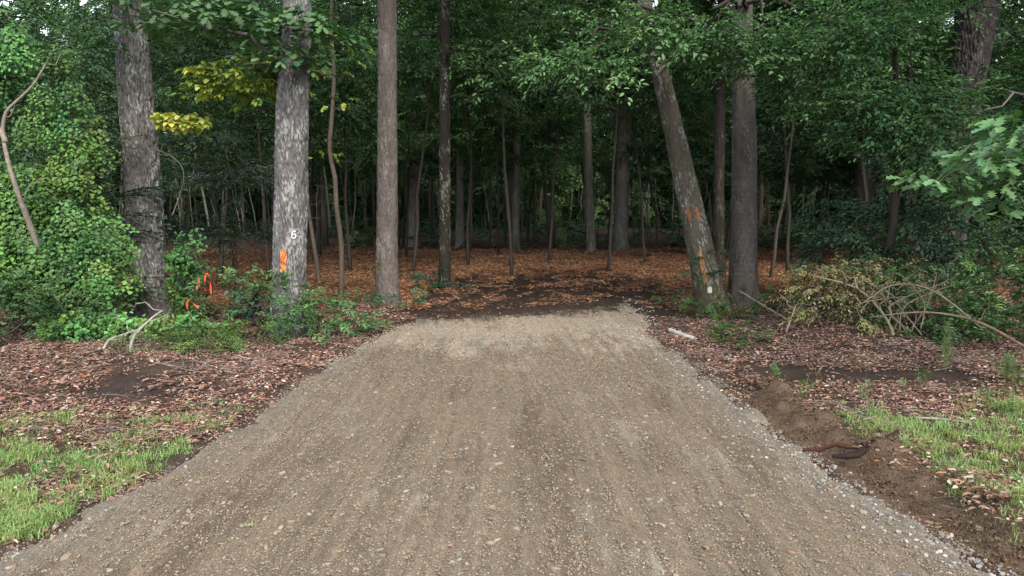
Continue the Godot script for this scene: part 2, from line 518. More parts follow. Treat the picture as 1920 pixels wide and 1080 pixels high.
# limbs and a leafy crown above what the picture shows; it shades the ground below
func crown_top(o: Node3D, t: Trunk, y0: float, y1: float, spread: float, n: int, tones: Array, per := 26, size := 1.0) -> void:
	var b := Batch.new()
	var list := []
	for i in n:
		var f := (i + 0.5) / n
		var y := lerpf(y0, y1, f)
		var q := t.at(y)
		var th := i * 2.4 + rf(-0.4, 0.4)
		var reach := spread * (1.0 - 0.55 * f * f) * rf(0.7, 1.05)
		var e := Vector3(q.x + cos(th) * reach, y + reach * rf(0.15, 0.5), q.z + sin(th) * reach)
		limb(o, Vector3(q.x, y, q.z), e, q.w * 0.45, 0.02, Color(0.11, 0.095, 0.085), 0.4, 0.0, 5, 5)
		list.append([e - o.position, spread * 0.45, spread * 0.3, per])
		list.append([Vector3(q.x, y, q.z).lerp(e, 0.55) - o.position, spread * 0.4, spread * 0.25, per / 2])
	clumps(b, list, tones, size, 0.5, 0.0)
	many("crown", pick(mesh_of.big), M.leaf, b, o, true)

const GREEN_MID := [Color(0.090, 0.170, 0.070), Color(0.120, 0.205, 0.080), Color(0.072, 0.138, 0.066)]
const GREEN_EVER := [Color(0.075, 0.145, 0.075), Color(0.090, 0.160, 0.082), Color(0.078, 0.140, 0.088)]   # bluish evergreen leaves
const GREEN_BRIGHT := [Color(0.125, 0.245, 0.095), Color(0.165, 0.30, 0.120), Color(0.09, 0.18, 0.075)]
const GREEN_VINE := [Color(0.112, 0.240, 0.062), Color(0.150, 0.290, 0.080), Color(0.080, 0.175, 0.055), Color(0.095, 0.205, 0.07)]
const GREEN_OAK := [Color(0.095, 0.19, 0.085), Color(0.12, 0.215, 0.10), Color(0.075, 0.15, 0.07)]
const YELLOW := [Color(0.66, 0.61, 0.13), Color(0.58, 0.57, 0.12), Color(0.46, 0.52, 0.11)]
const YELLOW_GREEN := [Color(0.32, 0.41, 0.085), Color(0.24, 0.35, 0.075), Color(0.42, 0.45, 0.10)]

# ---------- the ground ----------
func steps(list: Array) -> Array:   # [from, to, spacing] runs
	var out := []
	for q in list:
		var n := int(round(absf(q[1] - q[0]) / q[2]))
		for i in n: out.append(lerpf(q[0], q[1], float(i) / n))
	out.append(list[-1][1])
	return out

func sheet(called: String, xs: Array, zs: Array, hy: Callable, tone: Callable, m: Material) -> MeshInstance3D:
	var v := PackedVector3Array()
	var c := PackedColorArray()
	var idx := PackedInt32Array()
	for j in zs.size():
		for i in xs.size():
			var x: float = xs[i] if not xs[i] is Array else 0.0
			v.append(Vector3(x, hy.call(x, zs[j]), zs[j]))
			c.append(tone.call(x, zs[j]))
	var w := xs.size()
	for j in zs.size() - 1:
		for i in w - 1:
			var a := j * w + i
			idx.append_array(PackedInt32Array([a, a + w, a + w + 1, a, a + w + 1, a + 1]))
	return put(called, smooth(v, c, idx), m)

func smooth(v: PackedVector3Array, c: PackedColorArray, idx: PackedInt32Array) -> ArrayMesh:
	var arr := []
	arr.resize(Mesh.ARRAY_MAX)
	arr[Mesh.ARRAY_VERTEX] = v
	arr[Mesh.ARRAY_COLOR] = c
	arr[Mesh.ARRAY_INDEX] = idx
	var m := ArrayMesh.new()
	m.add_surface_from_arrays(Mesh.PRIMITIVE_TRIANGLES, arr)
	var st := SurfaceTool.new()
	st.create_from(m, 0)
	st.generate_normals()
	return st.commit()

func ground_tone(x: float, z: float) -> Color:
	var w := zone(x, z)
	var r: Color = lin(0.10, 0.052, 0.034) * w.mulch + lin(0.068, 0.048, 0.040) * w.top + lin(0.115, 0.075, 0.060) * w.litter + lin(0.190, 0.130, 0.093) * w.soil + lin(0.105, 0.085, 0.050) * w.grass
	if x > 0 and w.soil > 0.3 and z < -9.35: r = r.lerp(lin(0.065, 0.048, 0.042), 0.8)
	if x < 0 and w.soil > 0.0: r = r.lerp(lin(0.085, 0.060, 0.052), w.soil)
	var g := 1.0 + 0.35 * na.get_noise_2d(x * 3.1, z * 3.1) + 0.25 * nb.get_noise_2d(x * 11.0, z * 11.0)
	return Color(r.r * g, r.g * g, r.b * g)

# pale dry dust in patches; far drive's colour also lightened for light falling there
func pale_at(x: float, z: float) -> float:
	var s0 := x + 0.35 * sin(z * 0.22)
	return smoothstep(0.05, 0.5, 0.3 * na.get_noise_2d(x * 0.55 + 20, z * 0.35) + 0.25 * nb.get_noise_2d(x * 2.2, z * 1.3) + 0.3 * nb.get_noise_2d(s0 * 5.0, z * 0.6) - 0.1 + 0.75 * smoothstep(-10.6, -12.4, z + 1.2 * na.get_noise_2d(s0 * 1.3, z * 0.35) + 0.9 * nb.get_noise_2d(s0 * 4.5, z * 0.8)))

func drive_tone(x: float, z: float) -> Color:
	var f := nb.get_noise_2d(x * 2.2, z * 1.3)
	var r := lin(0.385, 0.302, 0.222)
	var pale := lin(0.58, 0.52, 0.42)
	var damp := lin(0.235, 0.170, 0.125)
	# drier, paler far dust with light painted in; damp sandy fines nearer the road
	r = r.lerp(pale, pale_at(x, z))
	r = r.lerp(damp, 0.55 * smoothstep(0.2, 0.6, nb.get_noise_2d(x * 1.1 + 70, z * 0.28) * 1.1 + 0.25 * f + 0.45 * exp(-((x - 0.15) ** 2) / 0.12) * smoothstep(-8.5, -6.5, z)))
	# strips of drier and moister fines left by the grader's teeth
	var s := x + 0.35 * sin(z * 0.22)
	r *= 1.0 + 0.12 * nb.get_noise_2d(s * 3.4, z * 0.22) + 0.16 * na.get_noise_2d(s * 8.0, z * 0.4)
	var d := drive_in(x, z)
	r = r.lerp(lin(0.40, 0.365, 0.315), 0.7 * smoothstep(0.75, 0.1, d + 0.25 * f))
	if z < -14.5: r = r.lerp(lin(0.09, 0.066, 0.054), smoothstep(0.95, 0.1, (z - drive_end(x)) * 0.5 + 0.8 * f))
	var g := 1.0 + 0.22 * nb.get_noise_2d(x * 9.0, z * 9.0) + 0.2 * na.get_noise_2d(x * 27.0, z * 27.0)
	return Color(r.r * g, r.g * g, r.b * g)

func make_ground() -> void:
	var xs := steps([[-400, -90, 60.0], [-90, -24, 3.0], [-24, -11, 0.6], [-11, -9, 0.25], [-9, 9, 0.09], [9, 11, 0.25], [11, 24, 0.6], [24, 90, 3.0], [90, 400, 60.0]])
	var zs := steps([[200, 20, 30.0], [20, -2, 1.0], [-2, -16, 0.09], [-16, -24, 0.14], [-24, -38, 0.35], [-38, -100, 2.0], [-100, -500, 50.0]])
	zs.reverse()
	var g := sheet("ground", xs, zs, ground_y, ground_tone, M.soil)
	tag(g, "brown soil under leaves, mulch and grass around the gravel drive", "ground", "", "structure")
	var v := PackedVector3Array()
	var c := PackedColorArray()
	var idx := PackedInt32Array()
	var rows := steps([[-20.0, -3.0, 0.07], [-3.0, 12.0, 0.5]])
	var n := 320
	for z in rows:
		var l := curve(EDGE_LEFT, z) - 0.35
		var r := curve(EDGE_RIGHT, z) + 0.35
		for i in n + 1:
			var x := lerpf(l, r, float(i) / n)
			v.append(Vector3(x, drive_y(x, z), z))
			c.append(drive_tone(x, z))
	for j in rows.size() - 1:
		for i in n:
			var a := j * (n + 1) + i
			idx.append_array(PackedInt32Array([a, a + n + 2, a + n + 1, a, a + 1, a + n + 2]))
	var d := put("gravel_driveway", smooth(v, c, idx), M.gravel_fines)
	tag(d, "freshly graded tan gravel drive running into the wood", "driveway", "", "structure")
	gravel(d)

func pebble(seed_: int, flat: float) -> Shape:
	var s := Shape.new()
	var r := RandomNumberGenerator.new()
	r.seed = seed_
	var pts := []
	var rings := 3
	for j in rings:
		var e := [-0.7, 0.15, 0.8][j] as float
		for k in 6:
			var t := TAU * (k + 0.5 * (j % 2)) / 6.0
			var q := Vector3(cos(t) * cos(e), sin(e) * flat, sin(t) * cos(e)) * r.randf_range(0.72, 1.18)
			pts.append(q * Vector3(1.0, 1.0, 0.75))
	for j in rings - 1:
		for k in 6:
			var a: Vector3 = pts[j * 6 + k]
			var b: Vector3 = pts[j * 6 + (k + 1) % 6]
			var c: Vector3 = pts[(j + 1) * 6 + k]
			var d: Vector3 = pts[(j + 1) * 6 + (k + 1) % 6]
			s.tri(a, c, d, Color.WHITE)
			s.tri(a, d, b, Color.WHITE)
	for k in 6:
		s.tri(pts[12 + k], Vector3(0, flat * 0.8, 0), pts[12 + (k + 1) % 6], Color.WHITE)
	return s

func stone_tone() -> Color:
	var k := rng.randf()
	if k < 0.66: return vary(lin(0.225, 0.178, 0.132), 0.22, 0.05)
	if k < 0.82: return vary(lin(0.215, 0.19, 0.165), 0.25, 0.04)
	if k < 0.945: return vary(lin(0.135, 0.128, 0.125), 0.25, 0.04)
	if k < 0.965: return vary(lin(0.32, 0.30, 0.28), 0.12, 0.02)
	return vary(lin(0.25, 0.15, 0.11), 0.2, 0.05)

func lay(b: Batch, x: float, z: float, y: float, s: float, flat: float, c: Color, tilt := 0.35) -> void:
	b.put(Basis.from_euler(Vector3(rf(-tilt, tilt), rf(0, TAU), rf(-tilt, tilt))).scaled(Vector3(s, s * flat, s)), Vector3(x, y, z), c)

func gravel(parent: Node3D) -> void:
	# patches of small chips, pressed into the fines
	for k in 3:
		var s := Shape.new()
		for i in 40:
			var p := pebble(100 + k * 50 + i, 0.6)
			var r := 0.003 + 0.009 * pow(rng.randf(), 2.2)
			var o := Vector3(rf(-0.17, 0.17), -r * 0.15, rf(-0.17, 0.17))
			var q := Basis.from_euler(Vector3(rf(-0.4, 0.4), rf(0, TAU), rf(-0.4, 0.4)))
			var c := stone_tone()
			for n in p.v.size():
				s.v.append(o + q * p.v[n] * r)
				s.c.append(c)
		var b := Batch.new()
		for i in 2600:
			var z := -3.0 - 15.5 * pow(rng.randf(), 1.5)
			var x := rf(curve(EDGE_LEFT, z), curve(EDGE_RIGHT, z))
			if drive_in(x, z) < 0.06: continue
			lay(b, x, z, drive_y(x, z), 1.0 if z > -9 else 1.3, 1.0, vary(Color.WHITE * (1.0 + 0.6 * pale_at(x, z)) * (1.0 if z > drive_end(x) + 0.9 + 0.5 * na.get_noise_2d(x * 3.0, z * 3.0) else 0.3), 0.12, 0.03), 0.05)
		many("gravel_chips", s.commit(), M.stone, b, parent, true)
	# loose stones, more of them and paler along both edges
	for k in 4:
		var b := Batch.new()
		for i in 2000:
			var z := -3.2 - 14.5 * pow(rng.randf(), 1.6)
			var x := rf(curve(EDGE_LEFT, z), curve(EDGE_RIGHT, z))
			var c := stone_tone()
			var r := 0.007 + 0.018 * pow(rng.randf(), 2.8)
			if i % 5 < 2:
				var e := absf(rng.randfn(0.0, 0.26)) * clampf(0.6 + 1.4 * na.get_noise_1d(z * 0.7), 0.3, 1.6)
				if rng.randf() < 0.8:
					x = curve(EDGE_RIGHT, z) - 0.16 + rng.randfn(0.0, 0.2)
				else:
					x = curve(EDGE_LEFT, z) + 0.02 + e * 0.9
					if rng.randf() < 0.6: continue
				c = vary(pick([lin(0.27, 0.255, 0.235), lin(0.23, 0.21, 0.185), lin(0.33, 0.315, 0.295), lin(0.16, 0.155, 0.155)]), 0.2, 0.03)
				r = 0.007 + 0.019 * pow(rng.randf(), 2.4)
			if i % 5 >= 2 and absf(sin((x + 0.35 * sin(z * 0.22)) * PI / 0.26)) < rf(0.2, 0.95): continue
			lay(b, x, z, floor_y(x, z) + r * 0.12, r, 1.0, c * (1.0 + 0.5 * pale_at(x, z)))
		many("loose_gravel", pebble(10 + k, 0.62).commit(), M.stone, b, parent, true)
	# the stones that show largest, one by one
	var kinds := []
	for k in 6:
		for t in 5:
			var p := pebble(500 + k * 7 + t, 0.6)
			var tint := stone_tone()
			for i in p.c.size(): p.c[i] = tint
			kinds.append(p.commit())
	for i in 280:
		var z := -3.9 - 5.5 * pow(rng.randf(), 1.6)
		var x := rf(curve(EDGE_LEFT, z) + 0.1, curve(EDGE_RIGHT, z) - 0.05)
		var r := rf(0.020, 0.034) * (1.0 if i % 9 else 1.2)
		var o := put("stone", pick(kinds), M.stone, parent)
		o.position = Vector3(x, drive_y(x, z) + r * 0.12, z)
		o.basis = Basis.from_euler(Vector3(rf(-0.3, 0.3), rf(0, TAU), rf(-0.3, 0.3))) * Basis.from_scale(Vector3(r * rf(0.9, 1.4), r * rf(0.6, 1.0), r * rf(0.7, 1.0)))

func in_view(x: float, z: float, m := 1.0) -> bool:
	return absf(x) < 0.75 * -z + m

func make_floor_cover() -> void:
	# fallen leaves
	var dry := [lin(0.25, 0.145, 0.112), lin(0.34, 0.225, 0.178), lin(0.14, 0.078, 0.064), lin(0.27, 0.14, 0.098), lin(0.09, 0.053, 0.045), lin(0.18, 0.105, 0.084), lin(0.42, 0.33, 0.275)]
	for k in 3:
		var s := Shape.new()
		for i in 38:
			var p := Vector3(rf(-0.24, 0.24), rf(0.004, 0.03), rf(-0.24, 0.24))
			var a := rf(0, TAU)
			var c := vary(pick(dry), 0.25, 0.08)
			if rng.randf() < 0.01: c = lin(0.30, 0.12, 0.055)
			leaf(s, p, Vector3(cos(a), rf(-0.25, 0.3), sin(a)).normalized(), Vector3(rf(-0.6, 0.6), 1, rf(-0.6, 0.6)).normalized(), 0.028 + 0.06 * pow(rng.randf(), 1.5), rf(0.013, 0.034), c, 1)
		var b := Batch.new()
		for i in 5200:
			var z := -4.0 - 16.0 * pow(rng.randf(), 1.25)
			var x := rf(-0.76, 0.76) * -z
			var d := drive_in(x, z)
			if d > -0.12: continue
			var w := zone(x, z)
			var share: float = w.litter * 1.0 + w.soil * (0.02 if x > 0 else 0.12) + w.grass * 0.15 + w.mulch * 0.04 + w.top * 0.04
			share *= clampf(0.6 + 1.8 * na.get_noise_2d(x * 1.2 + 80, z * 1.2), 0.15, 1.0)
			if rng.randf() > share: continue
			lay(b, x, z, ground_y(x, z) + 0.004, rf(0.8, 1.25), 1.0, vary(Color.WHITE, 0.25, 0.06), 0.08)
		if k == 0:
			for i in 6: lay(b, 0, -300, -5, 0.1, 1.0, Color.WHITE)
		tag(many("leaf_litter", s.commit(), M.dry_leaf, b), ["pinkish brown fallen leaves covering the verges beside the gravel", "dry tan fallen leaves lying among the brown ones on the verges", "dark brown fallen leaves under the trees and brush"][k], "leaves", "", "stuff")
	# shredded bark and wood
	for k in 3:
		var s := Shape.new()
		for i in 60:
			var p := Vector3(rf(-0.4, 0.4), rf(0.0, 0.05), rf(-0.4, 0.4))
			var a := rng.randfn(0.0, 0.9)
			var l := rf(0.05, 0.17)
			var d := Vector3(cos(a), rf(-0.2, 0.25), sin(a)).normalized() * l
			var c: Color = vary(pick([lin(0.30, 0.135, 0.070), lin(0.23, 0.095, 0.052), lin(0.38, 0.19, 0.095), lin(0.11, 0.055, 0.04), lin(0.14, 0.075, 0.053), lin(0.44, 0.31, 0.20)]), 0.3, 0.06)
			stick(s, p, p + d, rf(0.004, 0.010), rf(0.003, 0.006), c)
		var b := Batch.new()
		for i in 11000:
			var z := -15.5 - 20.0 * rng.randf()
			var x := rf(-0.76, 0.76) * -z
			if drive_in(x, z) > -0.1: continue
			var w := zone(x, z)
			if rng.randf() > w.mulch * 1.1 + w.top * 0.07: continue
			var n := na.get_noise_2d(x * 0.25 + 8, z * 1.1)
			if n < -0.28 and rng.randf() < 0.6: continue
			lay(b, x, z, ground_y(x, z) + 0.01, rf(0.5, 0.85), rf(0.8, 1.9), vary(Color(1.0, 1.0, 1.0) * (0.85 + 0.5 * n), 0.3, 0.05), 0.15)
		tag(many("wood_mulch", s.commit(), M.wood, b), ["orange brown shredded wood mulch spread under the trees", "reddish shredded bark in long windrows behind the gravel", "pale splintered wood shreds lying on the mulch"][k], "mulch", "", "stuff")
	# grass
	for k in 3:
		var s := Shape.new()
		for i in 16:
			var p := Vector3(rf(-0.055, 0.055), 0, rf(-0.055, 0.055))
			var a := rf(0, TAU)
			var h := rf(0.03, 0.085)
			var lean := Vector3(cos(a), 0, sin(a)) * rf(0.25, 1.1) * h
			var side := Vector3(-sin(a), 0, cos(a)) * rf(0.0022, 0.0042)
			var g := rf(0.75, 1.25)
			var c := Color(0.205 * g * rf(0.85, 1.2), 0.305 * g, 0.10 * g)
			if rng.randf() < 0.10: c = Color(0.38, 0.32, 0.17)
			var m := p + lean * 0.35 + Vector3(0, h * 0.65, 0)
			s.quad(p - side, p + side, m + side * 0.8, m - side * 0.8, c)
			s.tri(m - side * 0.8, m + side * 0.8, p + lean + Vector3(0, h * 0.85, 0), c)
		var b := Batch.new()
		for i in 24000:
			var z := -3.4 - 8.5 * pow(rng.randf(), 1.2)
			var x := rf(-0.78, 0.78) * -z
			if drive_in(x, z) > -0.06: continue
			var w := zone(x, z)
			var share: float = w.grass * clampf(0.38 + 1.3 * nb.get_noise_2d(x * 1.0 + 15, z * 1.0) + 1.3 * na.get_noise_2d(x * 3.3, z * 3.3), 0.05, 1.0)
			if w.soil > 0.2 and w.grass < 0.4: share *= 0.3
			if rng.randf() > share: continue
			var n := na.get_noise_2d(x * 0.9 + 33, z * 0.9)
			b.put(Basis.from_euler(Vector3(rf(-0.2, 0.2), rf(0, TAU), rf(-0.2, 0.2))).scaled(Vector3.ONE * rf(0.7, 1.25)), Vector3(x, ground_y(x, z) - 0.004, z), vary(Color(1.0 + 0.25 * n, 1.0, 1.0), 0.2, 0.1))
		tag(many("grass", s.commit(), M.grass_blade, b), ["bright green lawn grass on both verges", "short yellow green turf thinning out into the leaves", "sparse green grass blades among leaves and soil"][k], "grass", "", "stuff")
	# clods of turned soil with root hairs along the cut edge and on the dark topsoil
	for k in 2:
		var cs := Shape.new()
		for i in 9:
			var p := pebble(900 + k * 20 + i, 0.8)
			var rr := 0.006 + 0.026 * pow(rng.randf(), 2.5)
			var off := Vector3(rf(-0.12, 0.12), rr * 0.2, rf(-0.12, 0.12))
			var q := Basis.from_euler(Vector3(rf(0, 3), rf(0, TAU), 0))
			var c := vary(lin(0.21, 0.145, 0.105), 0.25, 0.05)
			for n in p.v.size():
				cs.v.append(off + q * p.v[n] * rr)
				cs.c.append(c)
		for i in 9:
			var p := Vector3(rf(-0.12, 0.12), 0.0, rf(-0.12, 0.12))
			stick(cs, p, p + Vector3(rf(-0.06, 0.06), rf(0.0, 0.06), rf(-0.06, 0.06)), 0.0018, 0.001, lin(0.26, 0.19, 0.12))
		var cb := Batch.new()
		for i in 2600:
			var z := rf(-3.8, -9.8) if i % 3 else rf(-14.5, -23.0)
			var x := curve(EDGE_RIGHT, z) + rf(0.0, 1.5) if i % 3 else rf(-3.6, 4.6)
			if drive_in(x, z) > (-0.08 if i % 3 else -0.25): continue
			var w := zone(x, z)
			if rng.randf() > (w.soil * 0.8 + w.top * 0.8) * clampf(0.25 + 1.8 * na.get_noise_2d(x * 1.7, z * 1.7), 0.06, 1.0): continue
			lay(cb, x, z, ground_y(x, z) - 0.004, rf(0.7, 1.5), rf(0.8, 1.3), vary(Color.WHITE if i % 3 else Color(0.5, 0.5, 0.52), 0.3, 0.05), 0.4)
		tag(many("soil_clods", cs.commit(), M.soil, cb), ["crumbly brown soil clods along the cut edge of the verge", "loose lumps of dark earth and root hair beside the gravel"][k], "soil", "", "stuff")
	# fine twigs and root hairs
	var s := Shape.new()
	for i in 14:
		var p := Vector3(rf(-0.3, 0.3), rf(0.0, 0.05), rf(-0.3, 0.3))
		var a := rf(0, TAU)
		stick(s, p, p + Vector3(cos(a), rf(-0.15, 0.25), sin(a)) * rf(0.1, 0.34), 0.0038, 0.0015, vary(pick([lin(0.20, 0.165, 0.14), lin(0.13, 0.10, 0.085), lin(0.27, 0.23, 0.20)]), 0.2))
	var b := Batch.new()
	for i in 2600:
		var z := rf(-5.0, -17.0)
		var x := rf(-0.76, 0.76) * -z
		var w := zone(x, z)
		if drive_in(x, z) > -0.1 or rng.randf() > w.litter * 0.5 * clampf(0.5 + 2.0 * nb.get_noise_2d(x * 0.8, z * 0.8 + 60), 0.05, 1.0) + 0.02: continue
		lay(b, x, z, ground_y(x, z) + 0.01, rf(0.7, 1.4), 1.0, vary(Color.WHITE, 0.3), 0.2)
	tag(many("twig_litter", s.commit(), M.wood, b), "thin grey broken twigs scattered over the fallen leaves", "twigs", "", "stuff")

# ---------- the wood behind ----------
func under_tree(x: float, z: float, h: float, r: float, y0: float, spread: float, tones: Array, kind: String, n: int, per: int, size: float, called: String, label: String, group: String, bark := Color(0.10, 0.088, 0.075)) -> Node3D:
	var y := ground_y(x, z)
	var o := base(called, Vector3(x, y, z), label, "tree", group)
	var lean := Vector3(rf(-0.12, 0.12) * h, h, rf(-0.06, 0.06) * h)
	var pts := bend(Vector3(0, -0.2, 0), lean, 10, 0.011 * h)
	put("trunk", tube_mesh(pts, taper(r * 1.1, r * 0.25, 10), 9 if r > 0.08 else 6, vary(bark, 0.3, 0.04), 0.12), M.bark, o)
	var b := Batch.new()
	var list := []
	for i in n:
		var f := (i + rf(0.2, 0.8)) / n
		var yy := lerpf(y0, h, f)
		var p: Vector3 = pts[clampi(int(yy / h * 10.0), 0, 10)]
		var th := rf(0, TAU)
		var reach := spread * rf(0.35, 1.0) * (1.0 - 0.4 * f)
		var e := Vector3(p.x + cos(th) * reach, yy, p.z + sin(th) * reach)
		if i % 2 == 0:
			put("limb", tube_mesh(bend(p, e, 4, 0.15), taper(r * 0.3, 0.008, 4), 4, Color(0.08, 0.07, 0.06)), M.bark, o)
		list.append([e, spread * 0.42, spread * 0.16, per])
	clumps(b, list, tones, size, 0.4, 0.1)
	many("crown", pick(mesh_of[kind]), M.glossy_leaf if kind == "fine" else M.leaf, b, o, true)
	return o

func make_woods() -> void:
	# slender trees of the middle and far wood
	var labels := ["slender dark trunk standing far back in the shaded wood", "thin grey trunk among the far shaded trees", "narrow brown trunk deep in the dark wood"]
	var made := 0
	while made < 105:
		var z := -36.0 - 44.0 * pow(rng.randf(), 0.8)
		var x := rf(-0.8, 0.8) * -z
		var r := 0.05 + 0.14 * pow(rng.randf(), 1.7)
		var h := rf(13, 20)
		var k := made % 3
		under_tree(x, z, h, r, rf(5.0, 8.5), rf(2.6, 3.8), [GREEN_BRIGHT, GREEN_MID, GREEN_MID][rng.randi() % 3], "big", 7, 11, 1.05, "slender_tree", labels[k], ["dark trunks of the far wood", "grey trunks of the far wood", "brown trunks of the far wood"][k], [lin(0.14, 0.12, 0.10), lin(0.27, 0.255, 0.23), lin(0.15, 0.12, 0.095)][k])
		made += 1
	# understorey between the trunks and the far wood; the low view over the mulch stays open
	var i := 0
	while i < 46:
		var z := rf(-22.0, -48.0)
		var x := rf(-0.78, 0.78) * -z
		if absf(x) < 8.0 and z > -33.0: continue
		var k := rng.randi() % 3
		under_tree(x, z, rf(7.5, 13.0), rf(0.035, 0.075), rf(3.0, 4.6), rf(1.7, 2.7), [GREEN_MID, GREEN_EVER, GREEN_BRIGHT][k], "mid" if z > -30 else "big", 9, 20 if z > -30 else 9, 1.35 if z > -30 else 0.8, "understorey_tree", ["mid green understorey tree with layered leafy boughs in the wood", "dark evergreen understorey tree in the deep shade", "brighter green young tree reaching into the light between trunks"][k], ["mid green understorey", "dark understorey", "bright understorey"][k])
		i += 1
	# young trees whose leaves fill the upper view over the mulch
	for q in [[-4.6, -30.0, 10.0, 4.6], [-0.6, -31.5, 11.0, 4.9], [2.2, -36.0, 11.5, 4.2], [0.9, -38.0, 9.5, 3.4], [-3.6, -39.0, 11.0, 3.6], [6.9, -33.0, 10.5, 4.4], [8.9, -29.0, 9.5, 5.6], [-8.0, -28.0, 9.5, 4.2], [-6.5, -36.0, 12.0, 4.4], [4.4, -40.0, 12.0, 4.2], [-1.6, -25.5, 9.0, 5.8], [1.4, -27.0, 10.0, 6.2], [-3.4, -23.5, 9.5, 5.6], [3.4, -24.5, 9.0, 5.7], [0.0, -22.5, 9.0, 6.2], [-5.6, -24.0, 9.0, 5.2], [-7.4, -21.0, 8.5, 4.8], [5.2, -27.0, 10.0, 5.4], [-9.5, -22.5, 9.0, 3.6], [8.2, -22.0, 9.0, 5.6], [-2.0, -33.0, 12.0, 4.2]]:
		under_tree(q[0], q[1], q[2], 0.06, q[3], 2.5, pick([GREEN_MID, GREEN_BRIGHT, GREEN_MID]), "mid", 11, 24, 1.5, "young_tree", "young tree with drooping green boughs %s" % ("on the far side of the mulch" if q[1] < -28.0 else "between the grey oaks and the corner trunk" if q[0] < -2.5 else "behind the leaning tree" if q[0] > 3.0 else "above the middle of the mulch"), "young trees over the mulch")
	# bare poles of saplings that never reached the light
	for n in 165:
		var z := rf(-34.5, -62.0)
		var x := rf(-0.76, 0.76) * -z
		var h := rf(4.0, 9.0)
		var o := put("bare_sapling", tube_mesh(bend(Vector3(0, -0.1, 0), Vector3(rf(-0.16, 0.16) * h, h, rf(-0.1, 0.1) * h), 7, 0.02 * h), taper(rf(0.02, 0.05), 0.008, 7), 5, vary(lin(0.27, 0.245, 0.215), 0.4)), M.bark)
		o.position = Vector3(x, ground_y(x, z), z)
		tag(o, "thin bare sapling pole in the dark wood beyond the mulch", "sapling", "bare sapling poles in the far wood")
	# low growth on the shaded floor
	var ub := Batch.new()
	for n in 1200:
		var z := -35.0 - 40.0 * rng.randf()
		var x := rf(-0.8, 0.8) * -z
		if nb.get_noise_2d(x * 0.12 + 3, z * 0.12) < -0.1: continue
		ub.put(Basis.from_euler(Vector3(rf(-0.6, 0.2), rf(0, TAU), rf(-0.5, 0.5))).scaled(Vector3.ONE * rf(0.5, 1.1)), Vector3(x, ground_y(x, z) + rf(0.05, 0.6), z), vary(pick(GREEN_MID), 0.3))
	tag(many("undergrowth", mesh_of.big[1], M.leaf, ub), "low dark green undergrowth on the shaded floor of the far wood", "undergrowth", "", "stuff")
	# the far mass of the wood
	for k in 3:
		var b := Batch.new()
		for n in 2600:
			var th := rf(-1.45, 1.45)
			var rad := rf(78, 96)
			var p := Vector3(sin(th) * rad, 0.1 + 22.0 * pow(rng.randf(), 1.25), -cos(th) * rad)
			if p.z > -14: continue
			b.put(Basis.from_euler(Vector3(rf(-1.6, 1.6), rf(0, TAU), rf(-1.6, 1.6))).scaled(Vector3.ONE * rf(1.8, 2.8)), p, vary(pick(GREEN_MID), 0.3))
		for n in 1500:
			var z := rf(-58, -80)
			b.put(Basis.from_euler(Vector3(rf(-1.6, 1.6), rf(0, TAU), rf(-1.6, 1.6))).scaled(Vector3.ONE * rf(1.0, 1.9)), Vector3(rf(-0.85, 0.85) * -z, 0.2 + 7.0 * pow(rng.randf(), 0.9), z), vary(pick(GREEN_MID), 0.3))
		for n in 1700:   # the wood goes on at both sides, unseen; put in to shade the floor
			var sd := -1.0 if n % 2 else 1.0
			var z := rf(-15.0, -75.0)
			var x := sd * (0.78 * -z + 2.5 + 16.0 * rng.randf())
			b.put(Basis.from_euler(Vector3(rf(-1.6, 1.6), rf(0, TAU), rf(-1.6, 1.6))).scaled(Vector3.ONE * rf(1.3, 2.2)), Vector3(x, 0.5 + 18.0 * pow(rng.randf(), 0.8), z), vary(pick(GREEN_MID), 0.3))
		tag(many("far_woods", mesh_of.big[k], M.leaf, b), ["dark green mass of the far wood behind all the trunks", "deep shaded leaves closing the view between far trunks", "high leaves of the far wood with specks of sky"][k], "woods", "", "stuff")

